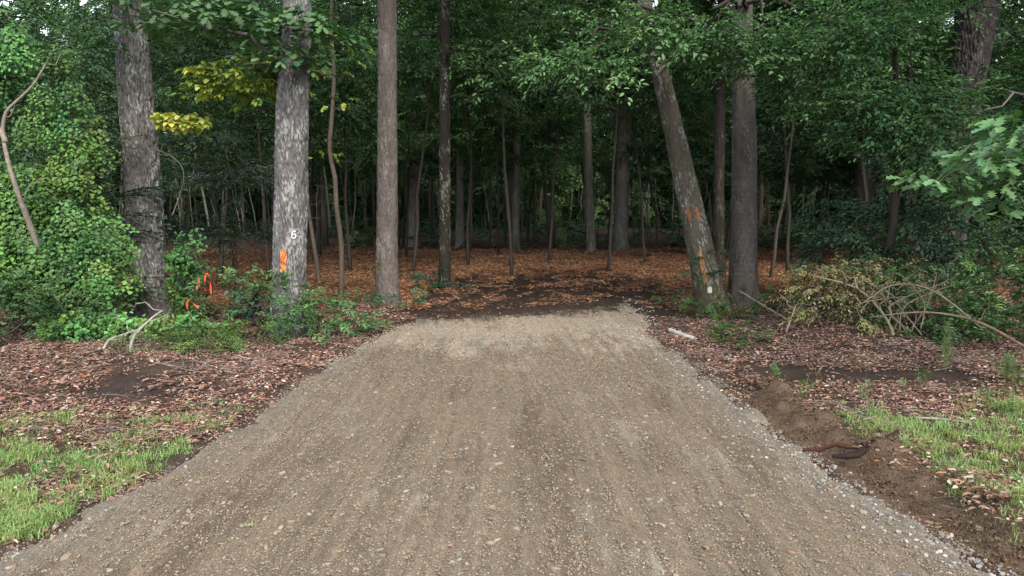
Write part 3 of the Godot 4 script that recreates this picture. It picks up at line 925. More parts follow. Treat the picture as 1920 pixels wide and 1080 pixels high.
# ---------- the trees one can tell apart ----------
func make_trees() -> void:
	var q: Array
	# large furrowed oak beside the vines
	q = big_tree("oak_tree", [[-8.04, 0, 0.40], [-8.05, 1.08, 0.365], [-8.04, 3.4, 0.35], [-8.08, 5.09, 0.325], [-8.07, 6.73, 0.295]], -15.33, 17.0, 0.042, 210, {"bark": Color(0.195, 0.185, 0.19), "lichen": Color(0.45, 0.49, 0.47), "cover": 0.24}, "large grey oak with deeply furrowed bark beside the leafy vines")
	crown_top(q[0], q[1], 9.0, 16.0, 5.0, 9, GREEN_MID, 10)
	# pale lichen covered oak with the orange mark
	q = big_tree("oak_tree", [[-4.31, 0, 0.33], [-4.23, 0.7, 0.30], [-4.19, 1.31, 0.295], [-4.12, 2.3, 0.29], [-4.01, 4.24, 0.28], [-3.84, 6.11, 0.235]], -13.03, 16.0, 0.028, 190, {"bark": Color(0.185, 0.178, 0.185), "lichen": Color(0.44, 0.455, 0.45), "cover": 0.28, "moss": Color(0.085, 0.085, 0.035), "moss_up": 0.55, "moss_side": 2.3}, "pale lichen spotted oak with an orange painted stripe and white number", 0.40)
	var o: Node3D = q[0]
	var t: Trunk = q[1]
	var face := atan2(12.9, 4.2)   # towards the open side
	put("paint_stripe", bark_patch(t, face + 0.20, face + 0.55, 1.22, 1.66, 0.004, 1.0, o.position, lin(0.70, 0.23, 0.06), 0.6), M.stone, o)
	put("scraped_patch", bark_patch(t, face - 0.62, face + 0.28, 1.72, 2.03, 0.016, 0.35, o.position, lin(0.25, 0.25, 0.26)), M.stone, o)
	var six := TextMesh.new()
	six.text = "6"
	var sf := SystemFont.new()
	sf.font_names = PackedStringArray(["Droid Sans"])
	six.font = sf
	six.font_size = 64
	six.pixel_size = 0.0031
	six.depth = 0.006
	var s6 := put("painted_number", six, M.white_paint, o)
	s6.position = t.surf(face - 0.16, 1.92, 0.035) - o.position
	s6.rotation = Vector3(0, PI / 2 - face + 0.16, -0.12)
	crown_top(o, t, 9.0, 15.0, 4.2, 8, GREEN_OAK, 8)
	# its low bough of lobed leaves, each leaf one by one where they are large
	var bough := limb(o, Vector3(-3.98, 4.95, -12.85), Vector3(-6.1, 5.75, -12.3), 0.045, 0.012, lin(0.16, 0.14, 0.13), 0.15, -0.15)
	leaves_along(o, [[Vector3(-3.95, 5.05, -12.6), 0.4, 0.3, 80], [Vector3(-4.5, 5.6, -12.45), 0.5, 0.2, 45], [Vector3(-5.2, 5.62, -12.4), 0.6, 0.22, 75], [Vector3(-5.9, 5.45, -12.3), 0.5, 0.25, 50], [Vector3(-3.5, 5.5, -12.7), 0.4, 0.4, 45]], GREEN_OAK, 3, 0.19, 0.16)
	var ob := Batch.new()
	clumps(ob, [[Vector3(-3.95, 5.15, -12.65) - o.position, 0.5, 0.4, 20], [Vector3(-4.7, 5.8, -12.5) - o.position, 0.6, 0.2, 10], [Vector3(-5.4, 5.8, -12.4) - o.position, 0.6, 0.25, 14], [Vector3(-3.4, 5.7, -12.8) - o.position, 0.5, 0.4, 14], [Vector3(-6.1, 5.8, -12.4) - o.position, 0.5, 0.3, 12]], GREEN_OAK, 0.9)
	many("crown", mesh_of.oak[1], M.leaf, ob, o, true)
	# straight brown trunk at the end of the gravel
	q = big_tree("oak_tree", [[-2.9, 0, 0.255], [-2.91, 1.0, 0.25], [-2.84, 3.44, 0.225], [-2.8, 5.21, 0.205], [-2.76, 6.93, 0.195]], -16.08, 17.0, 0.016, 150, {"bark": Color(0.170, 0.150, 0.140), "lichen": Color(0.27, 0.25, 0.24), "cover": 0.20, "moss": Color(0.08, 0.085, 0.035), "moss_side": 3.3, "moss_up": 0.1}, "straight brown grey trunk at the corner where gravel meets mulch", 0.7)
	crown_top(q[0], q[1], 9.0, 16.0, 4.2, 8, GREEN_MID, 10)
	q = big_tree("forest_tree", [[-5.27, 0, 0.33], [-5.21, 1.76, 0.30], [-5.05, 5.92, 0.26], [-4.97, 9.17, 0.225], [-4.69, 12.6, 0.17]], -37.14, 18.0, 0.010, 40, {"bark": Color(0.26, 0.235, 0.21), "lichen": Color(0.36, 0.36, 0.33), "cover": 0.3}, "grey forked trunk behind the mulch next to the brown corner trunk", 0.35, 13.0, 0.12)
	crown_top(q[0], q[1], 11.0, 17.0, 4.0, 7, GREEN_MID)
	limb(q[0], Vector3(-5.0, 8.2, -37.1), Vector3(-3.2, 11.8, -37.0), 0.13, 0.06, lin(0.16, 0.145, 0.13))
	q = big_tree("forest_tree", [[-1.87, 0, 0.165], [-1.84, 1.44, 0.158], [-1.79, 5.0, 0.146], [-1.77, 7.72, 0.131]], -19.03, 15.0, 0.014, 48, {"bark": Color(0.050, 0.043, 0.038), "lichen": Color(0.22, 0.23, 0.2), "cover": 0.14, "moss": Color(0.045, 0.060, 0.022), "moss_up": 0.12}, "very dark mossy trunk standing on the dark soil edge", 0.4)
	crown_top(q[0], q[1], 9.5, 14.5, 3.4, 7, GREEN_MID, 10)
	for k in [[5.9, 0.9, 6.7], [6.6, -1.2, 7.4], [5.2, 1.3, 5.4]]:
		limb(q[0], Vector3(-1.79, k[0], -19.03), Vector3(-1.79 + k[1], k[2], -18.6), 0.035, 0.01, lin(0.05, 0.044, 0.04), 0.2, 0, 5)
	q = big_tree("forest_tree", [[-2.71, 0, 0.225], [-2.65, 3.14, 0.215], [-2.53, 7.13, 0.19], [-2.43, 12.28, 0.175]], -35.96, 17.0, 0.008, 36, {"bark": Color(0.27, 0.245, 0.22), "lichen": Color(0.36, 0.37, 0.33), "cover": 0.3}, "grey straight trunk just behind the very dark mossy trunk", 0.35, 12.0, 0.12)
	crown_top(q[0], q[1], 10.0, 16.0, 3.8, 7, GREEN_MID)
	q = big_tree("forest_tree", [[0.18, 0, 0.185], [0.18, 2.35, 0.175], [0.25, 5.59, 0.16], [0.39, 11.61, 0.15]], -33.47, 16.0, 0.008, 36, {"bark": Color(0.22, 0.20, 0.175), "moss": Color(0.07, 0.085, 0.035), "moss_up": 0.3, "lichen": Color(0.3, 0.32, 0.28), "cover": 0.2}, "slim mossy trunk at the far mulch edge in the middle of the view", 0.4, 12.0, 0.12)
	crown_top(q[0], q[1], 9.0, 15.0, 3.6, 7, GREEN_MID)
	q = big_tree("forest_tree", [[3.72, 0, 0.215], [3.54, 3.58, 0.195], [3.37, 7.41, 0.17], [2.99, 10.66, 0.15]], -32.5, 16.0, 0.008, 40, {"bark": Color(0.27, 0.25, 0.21), "moss": Color(0.10, 0.115, 0.04), "moss_up": 0.22, "lichen": Color(0.36, 0.37, 0.32), "cover": 0.26}, "slightly leaning slim trunk with green moss at its foot beyond the drive", 0.45, 12.0, 0.12)
	crown_top(q[0], q[1], 9.5, 15.0, 3.6, 7, GREEN_MID)
	q = big_tree("forest_tree", [[5.32, 0, 0.36], [5.36, 3.11, 0.33], [5.39, 8.14, 0.285], [5.34, 11.79, 0.235]], -34.14, 18.0, 0.012, 48, {"bark": Color(0.28, 0.255, 0.23), "moss": Color(0.10, 0.13, 0.03), "moss_up": 0.55, "lichen": Color(0.38, 0.38, 0.35), "cover": 0.3}, "thick grey far trunk with bright moss round its foot", 0.5, 12.5, 0.1)
	crown_top(q[0], q[1], 10.5, 17.0, 4.2, 7, GREEN_MID)
	# the leaning tree with torn bark
	q = big_tree("leaning_tree", [[4.64, 0, 0.36], [4.4, 1.03, 0.32], [4.0, 2.6, 0.27], [3.57, 4.25, 0.225], [3.14, 5.86, 0.18], [2.88, 6.87, 0.158]], -15.85, 13.0, 0.007, 120, {"bark": Color(0.145, 0.128, 0.108), "moss": Color(0.10, 0.105, 0.05), "moss_up": 0.10, "moss_side": 2.4, "lichen": Color(0.38, 0.40, 0.36), "cover": 0.25}, "leaning trunk with torn orange bark wounds beside the gravel", 0.4)
	o = q[0]
	t = q[1]
	face = atan2(15.85, -4.6)
	put("bark_wound", bark_patch(t, face - 0.12, face + 0.22, 0.66, 1.42, 0.010, 1.4, o.position, lin(0.40, 0.20, 0.105), 0.6), M.wood, o)
	put("bark_wound", bark_patch(t, face - 0.55, face - 0.30, 2.08, 2.38, 0.008, 1.7, o.position, lin(0.34, 0.12, 0.05), 0.5), M.wood, o)
	put("bark_wound", bark_patch(t, face + 0.15, face + 0.4, 2.05, 2.45, 0.008, 1.8, o.position, lin(0.30, 0.11, 0.05), 0.5), M.wood, o)
	put("lichen_spot", bark_patch(t, face - 0.22, face + 0.05, 0.46, 0.60, 0.014, 0.6, o.position, lin(0.55, 0.60, 0.50), 0.3), M.stone, o)
	crown_top(o, t, 8.5, 12.5, 3.2, 6, GREEN_BRIGHT, 5)
	boughs(o, Vector3(3.0, 6.5, -15.8), [Vector3(1.5, 5.55, -14.0), Vector3(2.2, 6.2, -13.8), Vector3(3.4, 6.0, -13.9)], [[Vector3(1.05, 5.15, -14.0), 0.5, 0.24, 26], [Vector3(1.6, 5.2, -13.9), 0.6, 0.34, 40], [Vector3(2.2, 5.95, -13.9), 0.7, 0.4, 44], [Vector3(3.1, 5.75, -13.9), 0.7, 0.4, 44]], GREEN_BRIGHT, "mid", 1.2)
	# the tall smooth trunk behind it
	q = big_tree("tall_tree", [[5.62, 0, 0.36], [5.59, 0.94, 0.325], [5.53, 2.85, 0.295], [5.44, 4.71, 0.262], [5.3, 7.1, 0.22]], -16.73, 17.0, 0.006, 140, {"bark": Color(0.172, 0.155, 0.147), "moss": Color(0.085, 0.09, 0.04), "moss_side": 3.2, "moss_up": 0.12, "lichen": Color(0.26, 0.25, 0.24), "cover": 0.17}, "tall smooth grey brown trunk just behind the leaning tree", 0.55)
	crown_top(q[0], q[1], 9.0, 16.0, 4.6, 9, GREEN_BRIGHT, 6)
	boughs(q[0], Vector3(5.3, 7.0, -16.7), [Vector3(4.0, 6.1, -14.2), Vector3(5.2, 6.0, -14.0), Vector3(6.5, 5.9, -14.2)], [[Vector3(3.9, 5.75, -14.1), 0.75, 0.42, 50], [Vector3(4.6, 5.6, -14.0), 0.8, 0.42, 56], [Vector3(5.4, 5.3, -14.0), 0.75, 0.38, 46], [Vector3(6.3, 5.6, -14.2), 0.9, 0.5, 56], [Vector3(7.3, 6.0, -14.4), 1.0, 0.5, 50]], GREEN_BRIGHT, "mid", 1.2)
	q = big_tree("forest_tree", [[6.6, 0, 0.19], [6.5, 2.1, 0.17], [6.42, 5.69, 0.15], [6.36, 8.52, 0.13]], -22.0, 15.0, 0.010, 40, {"bark": Color(0.06, 0.05, 0.044), "lichen": Color(0.14, 0.14, 0.13), "cover": 0.16}, "dark trunk half hidden behind the tall smooth trunk", 0.35, 9.0, 0.08)
	crown_top(q[0], q[1], 8.0, 14.0, 3.6, 7, GREEN_EVER)
	q = big_tree("forest_tree", [[12.08, 0, 0.33], [12.05, 3.86, 0.31], [12.08, 7.02, 0.28], [12.01, 9.06, 0.26]], -24.0, 16.0, 0.02, 48, {"bark": Color(0.075, 0.06, 0.053)}, "dark trunk rising behind the hanging green boughs near the furrowed oak", 0.35, 9.5, 0.08)
	crown_top(q[0], q[1], 9.0, 15.0, 4.2, 8, GREEN_MID)
	q = big_tree("oak_tree", [[13.07, 0, 0.53], [13.16, 1.8, 0.46], [13.24, 3.7, 0.45], [13.32, 6.01, 0.47], [13.5, 8.25, 0.52]], -21.0, 17.0, 0.05, 190, {"bark": Color(0.105, 0.092, 0.092), "lichen": Color(0.19, 0.19, 0.19), "cover": 0.22}, "massive dark oak with furrowed bark behind the lobed near leaves", 0.35, 9.0, 0.05)
	crown_top(q[0], q[1], 9.0, 16.0, 5.0, 9, GREEN_EVER)
	# saplings near the pale oak
	sapling([Vector3(-4.54, 0, -18.3), Vector3(-4.50, 1.0, -18.3), Vector3(-4.50, 1.6, -18.3), Vector3(-4.57, 2.5, -18.2), Vector3(-4.58, 3.2, -18.2), Vector3(-4.69, 3.9, -18.2), Vector3(-4.60, 4.8, -18.2), Vector3(-4.54, 5.84, -18.3), Vector3(-4.57, 7.0, -18.3), Vector3(-4.5, 8.5, -18.4)], 0.075, "slim bent sapling with a few yellow leaves beside the pale oak", [[Vector3(-4.3, 4.9, -18.0), 0.5, 0.25, 5], [Vector3(-4.9, 3.7, -18.0), 0.3, 0.15, 4], [Vector3(-4.4, 6.2, -18.2), 0.7, 0.5, 10]])
	sapling([Vector3(-5.55, 0, -20), Vector3(-5.7, 1.38, -20), Vector3(-5.86, 2.6, -20), Vector3(-6.04, 3.65, -20), Vector3(-6.3, 6.0, -20.2)], 0.066, "thin leaning sapling half hidden behind the pale oak", [[Vector3(-6.2, 5.6, -20), 0.7, 0.4, 8]])
	# yellowing redbud whose leaves show beside the pale oak
	o = base("redbud_tree", Vector3(-5.0, 0, -15.4), "small redbud with yellow round leaves between the two grey oaks", "tree")
	put("trunk", tube_mesh(bend(Vector3(0, -0.2, 0), Vector3(0.3, 5.2, 0.5), 9, 0.3), taper(0.055, 0.025, 9), 8, lin(0.09, 0.075, 0.065), 0.1), M.bark, o)
	limb(o, Vector3(-4.75, 4.7, -14.95), Vector3(-6.2, 4.05, -13.4), 0.022, 0.006, lin(0.09, 0.075, 0.065), 0.25, 0.1, 5)
	limb(o, Vector3(-4.72, 5.0, -14.9), Vector3(-6.1, 5.5, -14.2), 0.022, 0.006, lin(0.09, 0.075, 0.065), 0.2, 0.0, 5)
	leaves_along(o, [[Vector3(-6.2, 4.0, -13.4), 0.5, 0.19, 200], [Vector3(-6.55, 4.08, -13.4), 0.25, 0.12, 50]], YELLOW, 2, 0.105, 0.095)
	var b := Batch.new()
	clumps(b, [[Vector3(-5.1, 4.85, -13.3) - o.position, 0.6, 0.26, 48], [Vector3(-4.75, 4.6, -13.4) - o.position, 0.45, 0.2, 26], [Vector3(-5.6, 4.6, -13.3) - o.position, 0.4, 0.18, 26], [Vector3(-4.5, 5.15, -13.5) - o.position, 0.5, 0.3, 20]], YELLOW_GREEN, 0.85)
	many("crown", mesh_of.broad[0], M.leaf, b, o, true)
	# young oak whose boughs hang in front of the massive oak
	o = base("young_oak", Vector3(8.4, 0, -15.2), "young oak with hanging bright green boughs above the dead brush", "tree")
	put("trunk", tube_mesh(bend(Vector3(0, -0.2, 0), Vector3(-0.3, 7.5, 0.3), 10, 0.3), taper(0.10, 0.04, 10), 9, lin(0.085, 0.07, 0.06), 0.1), M.bark, o)
	boughs(o, Vector3(8.3, 4.6, -15.1), [Vector3(6.2, 4.5, -14.0), Vector3(7.2, 4.1, -13.8), Vector3(8.8, 3.8, -13.8), Vector3(7.9, 5.2, -14.0)], [[Vector3(5.9, 4.75, -14.1), 0.5, 0.28, 26], [Vector3(6.5, 4.45, -14.0), 0.6, 0.3, 38], [Vector3(7.2, 4.2, -13.9), 0.7, 0.36, 52], [Vector3(7.9, 3.8, -13.8), 0.75, 0.36, 56], [Vector3(8.6, 3.5, -13.9), 0.7, 0.36, 52], [Vector3(7.7, 4.7, -14.2), 0.8, 0.4, 46], [Vector3(8.4, 4.5, -14.4), 0.7, 0.4, 36], [Vector3(9.2, 3.0, -13.9), 0.7, 0.35, 36], [Vector3(7.6, 6.2, -14.6), 1.3, 0.8, 70], [Vector3(7.2, 6.8, -15.0), 1.2, 0.8, 50]], GREEN_BRIGHT, "mid", 1.2)
	# near oak standing beside the verge; only its low bough with lobed leaves shows
	q = big_tree("near_oak", [[8.7, 0, 0.30], [8.6, 2.0, 0.26], [8.5, 5.0, 0.24], [8.5, 7.0, 0.2]], -8.4, 11.0, 0.02, 32, {"bark": Color(0.15, 0.14, 0.135)}, "near oak bough with large lobed leaves reaching in from the side", 0.3, 7.0, 0.2)
	o = q[0]
	crown_top(o, q[1], 6.5, 10.5, 2.4, 6, GREEN_OAK, 14)
	limb(o, Vector3(8.55, 3.9, -8.4), Vector3(4.6, 2.75, -7.6), 0.05, 0.01, lin(0.15, 0.13, 0.12), 0.25, -0.2, 7, 12)
	limb(o, Vector3(7.0, 3.6, -8.1), Vector3(4.9, 3.5, -7.4), 0.025, 0.007, lin(0.15, 0.13, 0.12), 0.2, -0.1, 6, 9)
	leaves_along(o, [[Vector3(5.3, 3.35, -7.4), 0.42, 0.2, 60], [Vector3(5.0, 3.0, -7.5), 0.4, 0.18, 55], [Vector3(5.5, 2.9, -7.6), 0.4, 0.25, 55], [Vector3(4.55, 2.78, -7.6), 0.4, 0.14, 50], [Vector3(5.1, 2.55, -7.5), 0.35, 0.18, 40]], [GREEN_OAK[0], GREEN_OAK[1], GREEN_BRIGHT[1], Color(0.10, 0.17, 0.07)], 3, 0.17, 0.115)
	b = Batch.new()
	clumps(b, [[Vector3(6.6, 3.2, -7.9) - o.position, 1.0, 0.4, 40]], GREEN_OAK, 1.0)
	many("crown", mesh_of.oak[0], M.leaf, b, o, true)

func sapling(pts: Array, r: float, label: String, list: Array) -> void:
	var o := base("sapling", pts[0], label, "tree", "saplings by the pale oak")
	var cv := Curve3D.new()
	for p in pts: cv.add_point(p - pts[0] - Vector3(0, 0.1, 0))
	for i in range(1, pts.size() - 1):
		var d: Vector3 = (pts[i + 1] - pts[i - 1]) * 0.17
		cv.set_point_in(i, -d)
		cv.set_point_out(i, d)
	var line := []
	for i in 25: line.append(cv.sample_baked(cv.get_baked_length() * i / 24.0, true))
	put("trunk", tube_mesh(line, taper(r, r * 0.5, 24), 8, lin(0.20, 0.165, 0.14), 0.15), M.bark, o)
	for i in 7:
		var p: Vector3 = line[8 + i * 2]
		var e := p + Vector3(rf(-1, 1), rf(-0.1, 0.6), rf(-0.5, 0.5)) * rf(0.5, 1.0)
		put("limb", tube_mesh(bend(p, e, 5, 0.15), taper(0.014, 0.004, 5), 4, lin(0.16, 0.14, 0.12)), M.bark, o)
	var b := Batch.new()
	var l2 := []
	for q in list: l2.append([q[0] - pts[0], q[1], q[2], q[3]])
	clumps(b, l2, YELLOW_GREEN, 0.7)
	many("crown", mesh_of.broad[1], M.leaf, b, o, true)

func boughs(o: Node3D, from: Vector3, ends: Array, list: Array, tones: Array, kind: String, size: float) -> void:
	for e in ends: limb(o, from, e, 0.05, 0.012, lin(0.10, 0.085, 0.075), 0.25, -0.1, 6)
	var l2 := []
	for q in list:
		l2.append([q[0] - o.position, q[1], q[2], int(q[3] * 0.8)])
		# twigs tie every clump to the nearest bough
		var best: Vector3 = ends[0]
		for e in ends:
			if e.distance_to(q[0]) < best.distance_to(q[0]): best = e
		limb(o, from.lerp(best, 0.75), q[0], 0.014, 0.005, lin(0.12, 0.10, 0.085), 0.12, -0.05, 4, 6)
	var b := Batch.new()
	clumps(b, l2, tones, size, 0.45, 0.1)
	many("crown", pick(mesh_of[kind]), M.leaf, b, o, true)

# single leaves, each an object of its own
func leaves_along(o: Node3D, list: Array, tones: Array, form: int, l: float, w: float, max_n := 295) -> void:
	var kinds := []
	for t in tones:
		for k in 4:
			var s := Shape.new()
			leaf(s, Vector3.ZERO, Vector3(0, 0, 1), Vector3(rf(-0.2, 0.2), 1, 0).normalized(), l * rf(0.8, 1.15), w * rf(0.85, 1.1), vary(t, 0.28, 0.1), form)
			kinds.append(s.commit())
	var n := 0
	for q in list:
		for i in int(q[3]):
			if n >= max_n: return
			n += 1
			var th := rf(0, TAU)
			var e := asin(rf(-1, 1))
			var off := Vector3(cos(th) * cos(e) * q[1], sin(e) * q[2], sin(th) * cos(e) * q[1] * 0.7) * pow(rng.randf(), 0.4)
			var m := put("leaf", pick(kinds), M.leaf, o)
			m.position = q[0] + off - o.position
			m.basis = Basis.from_euler(Vector3(rf(-0.1, 0.75), PI / 2 - th + rf(-1.0, 1.0), rf(-0.5, 0.5)))

# ---------- shrubs, vines, small plants ----------
func shrub(called: String, at: Vector3, label: String, category: String, list: Array, tones: Array, kind: String, size: float, m: Material, group := "", stems := 5, stem_tone := Color(0.11, 0.09, 0.07), flat := 0.5) -> Node3D:
	var o := base(called, Vector3(at.x, ground_y(at.x, at.z), at.z), label, category, group)
	var l2 := []
	for q in list: l2.append([q[0] - Vector3(at.x, 0, at.z), q[1], q[2], q[3]])
	for i in stems:
		var q: Array = l2[i % l2.size()]
		var e: Vector3 = q[0] + Vector3(rf(-0.5, 0.5) * q[1], rf(-0.2, 0.6) * q[2], rf(-0.5, 0.5) * q[1])
		put("stem", tube_mesh(bend(Vector3(rf(-0.1, 0.1), -0.05, rf(-0.1, 0.1)), e, 6, 0.12), taper(0.018, 0.006, 6), 5, stem_tone), M.bark, o)
	var b := Batch.new()
	clumps(b, l2, tones, size, flat, 0.2)
	many("foliage", pick(mesh_of[kind]), m, b, o, true)
	return o

func vine(called: String, at: Vector3, label: String, list: Array, tones: Array, size := 1.0) -> Node3D:
	var o := base(called, Vector3(at.x, ground_y(at.x, at.z), at.z), label, "vine")
	var b := Batch.new()
	for q in list:
		var c: Vector3 = q[0] - Vector3(at.x, 0, at.z)
		var own := vary(pick(tones), 0.3, 0.2)
		for i in int(q[3]):
			var th := rf(-1.9, 1.9)
			var e := asin(rf(-1, 1))
			var off := Vector3(sin(th) * cos(e) * q[1], sin(e) * q[2], cos(th) * cos(e) * q[1] * 0.6) * rf(0.75, 1.02)
			var s := size * rf(0.6, 1.05)
			b.put(Basis.from_euler(Vector3(rf(-0.7, 0.15), th * 0.7 + rf(-0.3, 0.3), rf(-0.6, 0.6))).scaled(Vector3.ONE * s), c + off, vary(own, 0.2, 0.1))
	many("foliage", pick(mesh_of.vine), M.leaf, b, o, true)
	for i in 4:
		var q: Array = list[i % list.size()]
		var e: Vector3 = q[0] - Vector3(at.x, 0, at.z)
		put("stem", tube_mesh(bend(Vector3(rf(-0.3, 0.3), -0.05, -0.2), e, 8, 0.25), taper(0.02, 0.008, 8), 5, lin(0.15, 0.12, 0.10)), M.bark, o)
	return o

func make_plants() -> void:
	# vines at the left edge of the wood
	var high := []
	for i in 27:
		var y := rf(2.7, 6.9)
		var x := -7.8 - rf(0.0, 1.0) * lerpf(1.3, 2.4, clampf((y - 4.0) / 2.0, 0, 1)) + 0.2 * sin(y * 2.3)
		high.append([Vector3(x, y, rf(-13.7, -12.9)), rf(0.16, 0.34), rf(0.2, 0.5), rng.randi_range(5, 11)])
	vine("leafy_vine", Vector3(-8.6, 0, -13.2), "bright green vine curtain hanging high beside the furrowed oak", high, GREEN_VINE, 0.7)
	var low := []
	for i in 84:
		var x := rf(-10.2, -7.35)
		var y := rf(0.4, 2.95 - 0.62 * maxf(x + 9.2, 0.0)) + rf(-0.1, 0.3)
		low.append([Vector3(x, y, -12.4 - rf(0.0, 0.8) - 0.2 * y), rf(0.2, 0.42), rf(0.15, 0.36), rng.randi_range(7, 14)])
	vine("leafy_vine", Vector3(-8.6, 0, -12.6), "broad mound of round bright vine leaves in front of the furrowed oak", low, GREEN_VINE, 0.72)
	var foot := []
	for i in 12: foot.append([Vector3(rf(-7.1, -6.5), rf(0.35, 1.75), rf(-14.6, -14.2)), rf(0.12, 0.24), rf(0.1, 0.25), rng.randi_range(3, 7)])
	vine("leafy_vine", Vector3(-6.75, 0, -14.3), "vine climbing the foot of the furrowed oak", foot, GREEN_VINE, 0.75)
	var creep := []
	for i in 20: creep.append([Vector3(rf(-8.8, -5.5), rf(0.08, 0.35), rf(-13.0, -12.0)), rf(0.2, 0.4), rf(0.06, 0.2), rng.randi_range(4, 9)])
	vine("ground_vine", Vector3(-7.3, 0, -12.7), "low bright vine leaves along the ground below the vine mound", creep, GREEN_VINE, 0.7)
	shrub("evergreen_shrub", Vector3(-9.0, 0, -11.9), "fine leaved dark green shrub under the vine mound", "shrub", [[Vector3(-8.6, 0.75, -11.9), 0.65, 0.5, 60], [Vector3(-9.3, 0.9, -12.0), 0.6, 0.6, 50], [Vector3(-8.0, 0.6, -12.3), 0.4, 0.4, 30]], GREEN_MID, "ever", 0.9, M.leaf)
	shrub("evergreen_shrub", Vector3(-9.6, 0, -14.6), "tall dark leafy thicket behind the vine curtain", "shrub", [[Vector3(-9.2, 2.6, -14.6), 1.4, 1.0, 90], [Vector3(-9.6, 4.6, -14.8), 1.5, 1.2, 90], [Vector3(-9.0, 6.6, -15.2), 1.5, 1.2, 80], [Vector3(-10.5, 3.4, -14.2), 1.2, 1.6, 60], [Vector3(-9.0, 1.2, -14.4), 1.2, 0.8, 60]], GREEN_EVER, "mid", 1.3, M.leaf)
	shrub("holly_shrub", Vector3(-6.9, 0, -17.2), "dark glossy shrub between the two grey oaks", "shrub", [[Vector3(-6.8, 3.2, -17.2), 0.7, 0.4, 46], [Vector3(-6.4, 2.9, -17.0), 0.6, 0.35, 36], [Vector3(-7.5, 1.9, -17.4), 0.8, 0.4, 44], [Vector3(-6.7, 1.75, -17.0), 0.7, 0.35, 36], [Vector3(-7.6, 3.9, -17.6), 0.8, 0.5, 30]], [Color(0.035, 0.075, 0.045), Color(0.05, 0.09, 0.06)], "fine", 1.0, M.glossy_leaf)
	shrub("holly_shrub", Vector3(-6.25, 0, -14.4), "small shrub tied with orange ribbon between the grey oaks", "shrub", [[Vector3(-6.2, 0.62, -14.4), 0.38, 0.35, 26], [Vector3(-6.1, 0.3, -14.3), 0.45, 0.25, 22], [Vector3(-6.3, 0.95, -14.5), 0.18, 0.2, 7]], GREEN_OAK, "ever", 0.8, M.leaf)
	shrub("broad_plant", Vector3(-5.1, 0, -14.0), "low plant with broad blue green leaves beside the pale oak", "plant", [[Vector3(-5.1, 0.55, -14.0), 0.5, 0.25, 12], [Vector3(-4.9, 0.3, -13.9), 0.4, 0.2, 10]], [Color(0.06, 0.115, 0.075)], "broad", 1.0, M.leaf)
	shrub("leafy_shrub", Vector3(-3.75, 0, -12.55), "bright green shrub at the foot of the pale oak", "shrub", [[Vector3(-3.7, 0.5, -12.5), 0.5, 0.38, 46], [Vector3(-3.3, 0.42, -12.5), 0.4, 0.3, 34], [Vector3(-4.0, 0.75, -12.5), 0.3, 0.2, 16], [Vector3(-2.95, 0.25, -12.9), 0.3, 0.2, 16]], GREEN_BRIGHT, "ever", 0.75, M.leaf)
	shrub("leafy_shrub", Vector3(-4.75, 0, -12.6), "sprig of green leaves crossing the pale oak trunk below the stripe", "shrub", [[Vector3(-4.6, 1.15, -12.5), 0.4, 0.14, 16], [Vector3(-4.2, 1.02, -12.4), 0.3, 0.12, 10]], GREEN_BRIGHT, "ever", 0.75, M.leaf, "", 3)
	for q in [[-5.35, -11.95, 0.55, 0.25, 70], [-4.95, -11.2, 0.34, 0.2, 40], [-5.9, -12.3, 0.45, 0.22, 44], [-6.2, -10.9, 0.22, 0.12, 14], [-4.6, -12.0, 0.4, 0.24, 40], [-5.4, -11.3, 0.3, 0.14, 24]]:
		shrub("weed_patch", Vector3(q[0], 0, q[1]), "low light green weeds on the bank in front of the grey oaks", "weed", [[Vector3(q[0], q[3] * 0.8, q[1]), q[2], q[3], q[4]]], [Color(0.18, 0.29, 0.08), Color(0.14, 0.25, 0.07)], "fine", 0.6, M.leaf, "weeds on the left bank", 3)
	shrub("leafy_shrub", Vector3(-2.45, 0, -15.4), "small weeds beside the straight brown corner trunk", "weed", [[Vector3(-3.3, 0.25, -15.0), 0.35, 0.2, 18], [Vector3(-2.4, 0.2, -15.7), 0.25, 0.15, 9]], GREEN_OAK, "ever", 0.7, M.leaf)
	shrub("leafy_shrub", Vector3(-2.2, 0, -18.7), "small blue green shrub at the foot of the dark mossy trunk", "weed", [[Vector3(-2.25, 0.35, -18.6), 0.3, 0.3, 16], [Vector3(-1.6, 0.2, -18.6), 0.3, 0.15, 10]], [Color(0.05, 0.10, 0.065)], "ever", 0.8, M.leaf)
	# right side
	for q in [[4.05, -14.7, 0.35, 0.25, 22], [4.9, -15.1, 0.35, 0.22, 22], [4.05, -12.0, 0.32, 0.2, 30], [5.9, -15.3, 0.4, 0.3, 22], [6.7, -15.2, 0.5, 0.3, 20], [4.6, -14.3, 0.4, 0.16, 18], [3.6, -15.5, 0.25, 0.3, 12]]:
		shrub("leafy_shrub", Vector3(q[0], 0, q[1]), "small green leafy plant around the foot of the leaning tree", "weed", [[Vector3(q[0], q[3] * 0.9, q[1]), q[2], q[3], q[4]]], [Color(0.10, 0.18, 0.055), Color(0.075, 0.14, 0.05), Color(0.13, 0.19, 0.05)], "ever", 0.62, M.leaf, "plants round the leaning tree", 4)
	shrub("shoot_cluster", Vector3(4.3, 0, -15.45), "leafy shoots growing on the leaning trunk", "shoots", [[Vector3(4.35, 1.25, -15.4), 0.2, 0.25, 8], [Vector3(4.2, 0.95, -15.45), 0.16, 0.12, 5], [Vector3(4.75, 0.95, -15.4), 0.12, 0.12, 5]], [Color(0.07, 0.13, 0.06)], "ever", 0.7, M.leaf, "", 2)
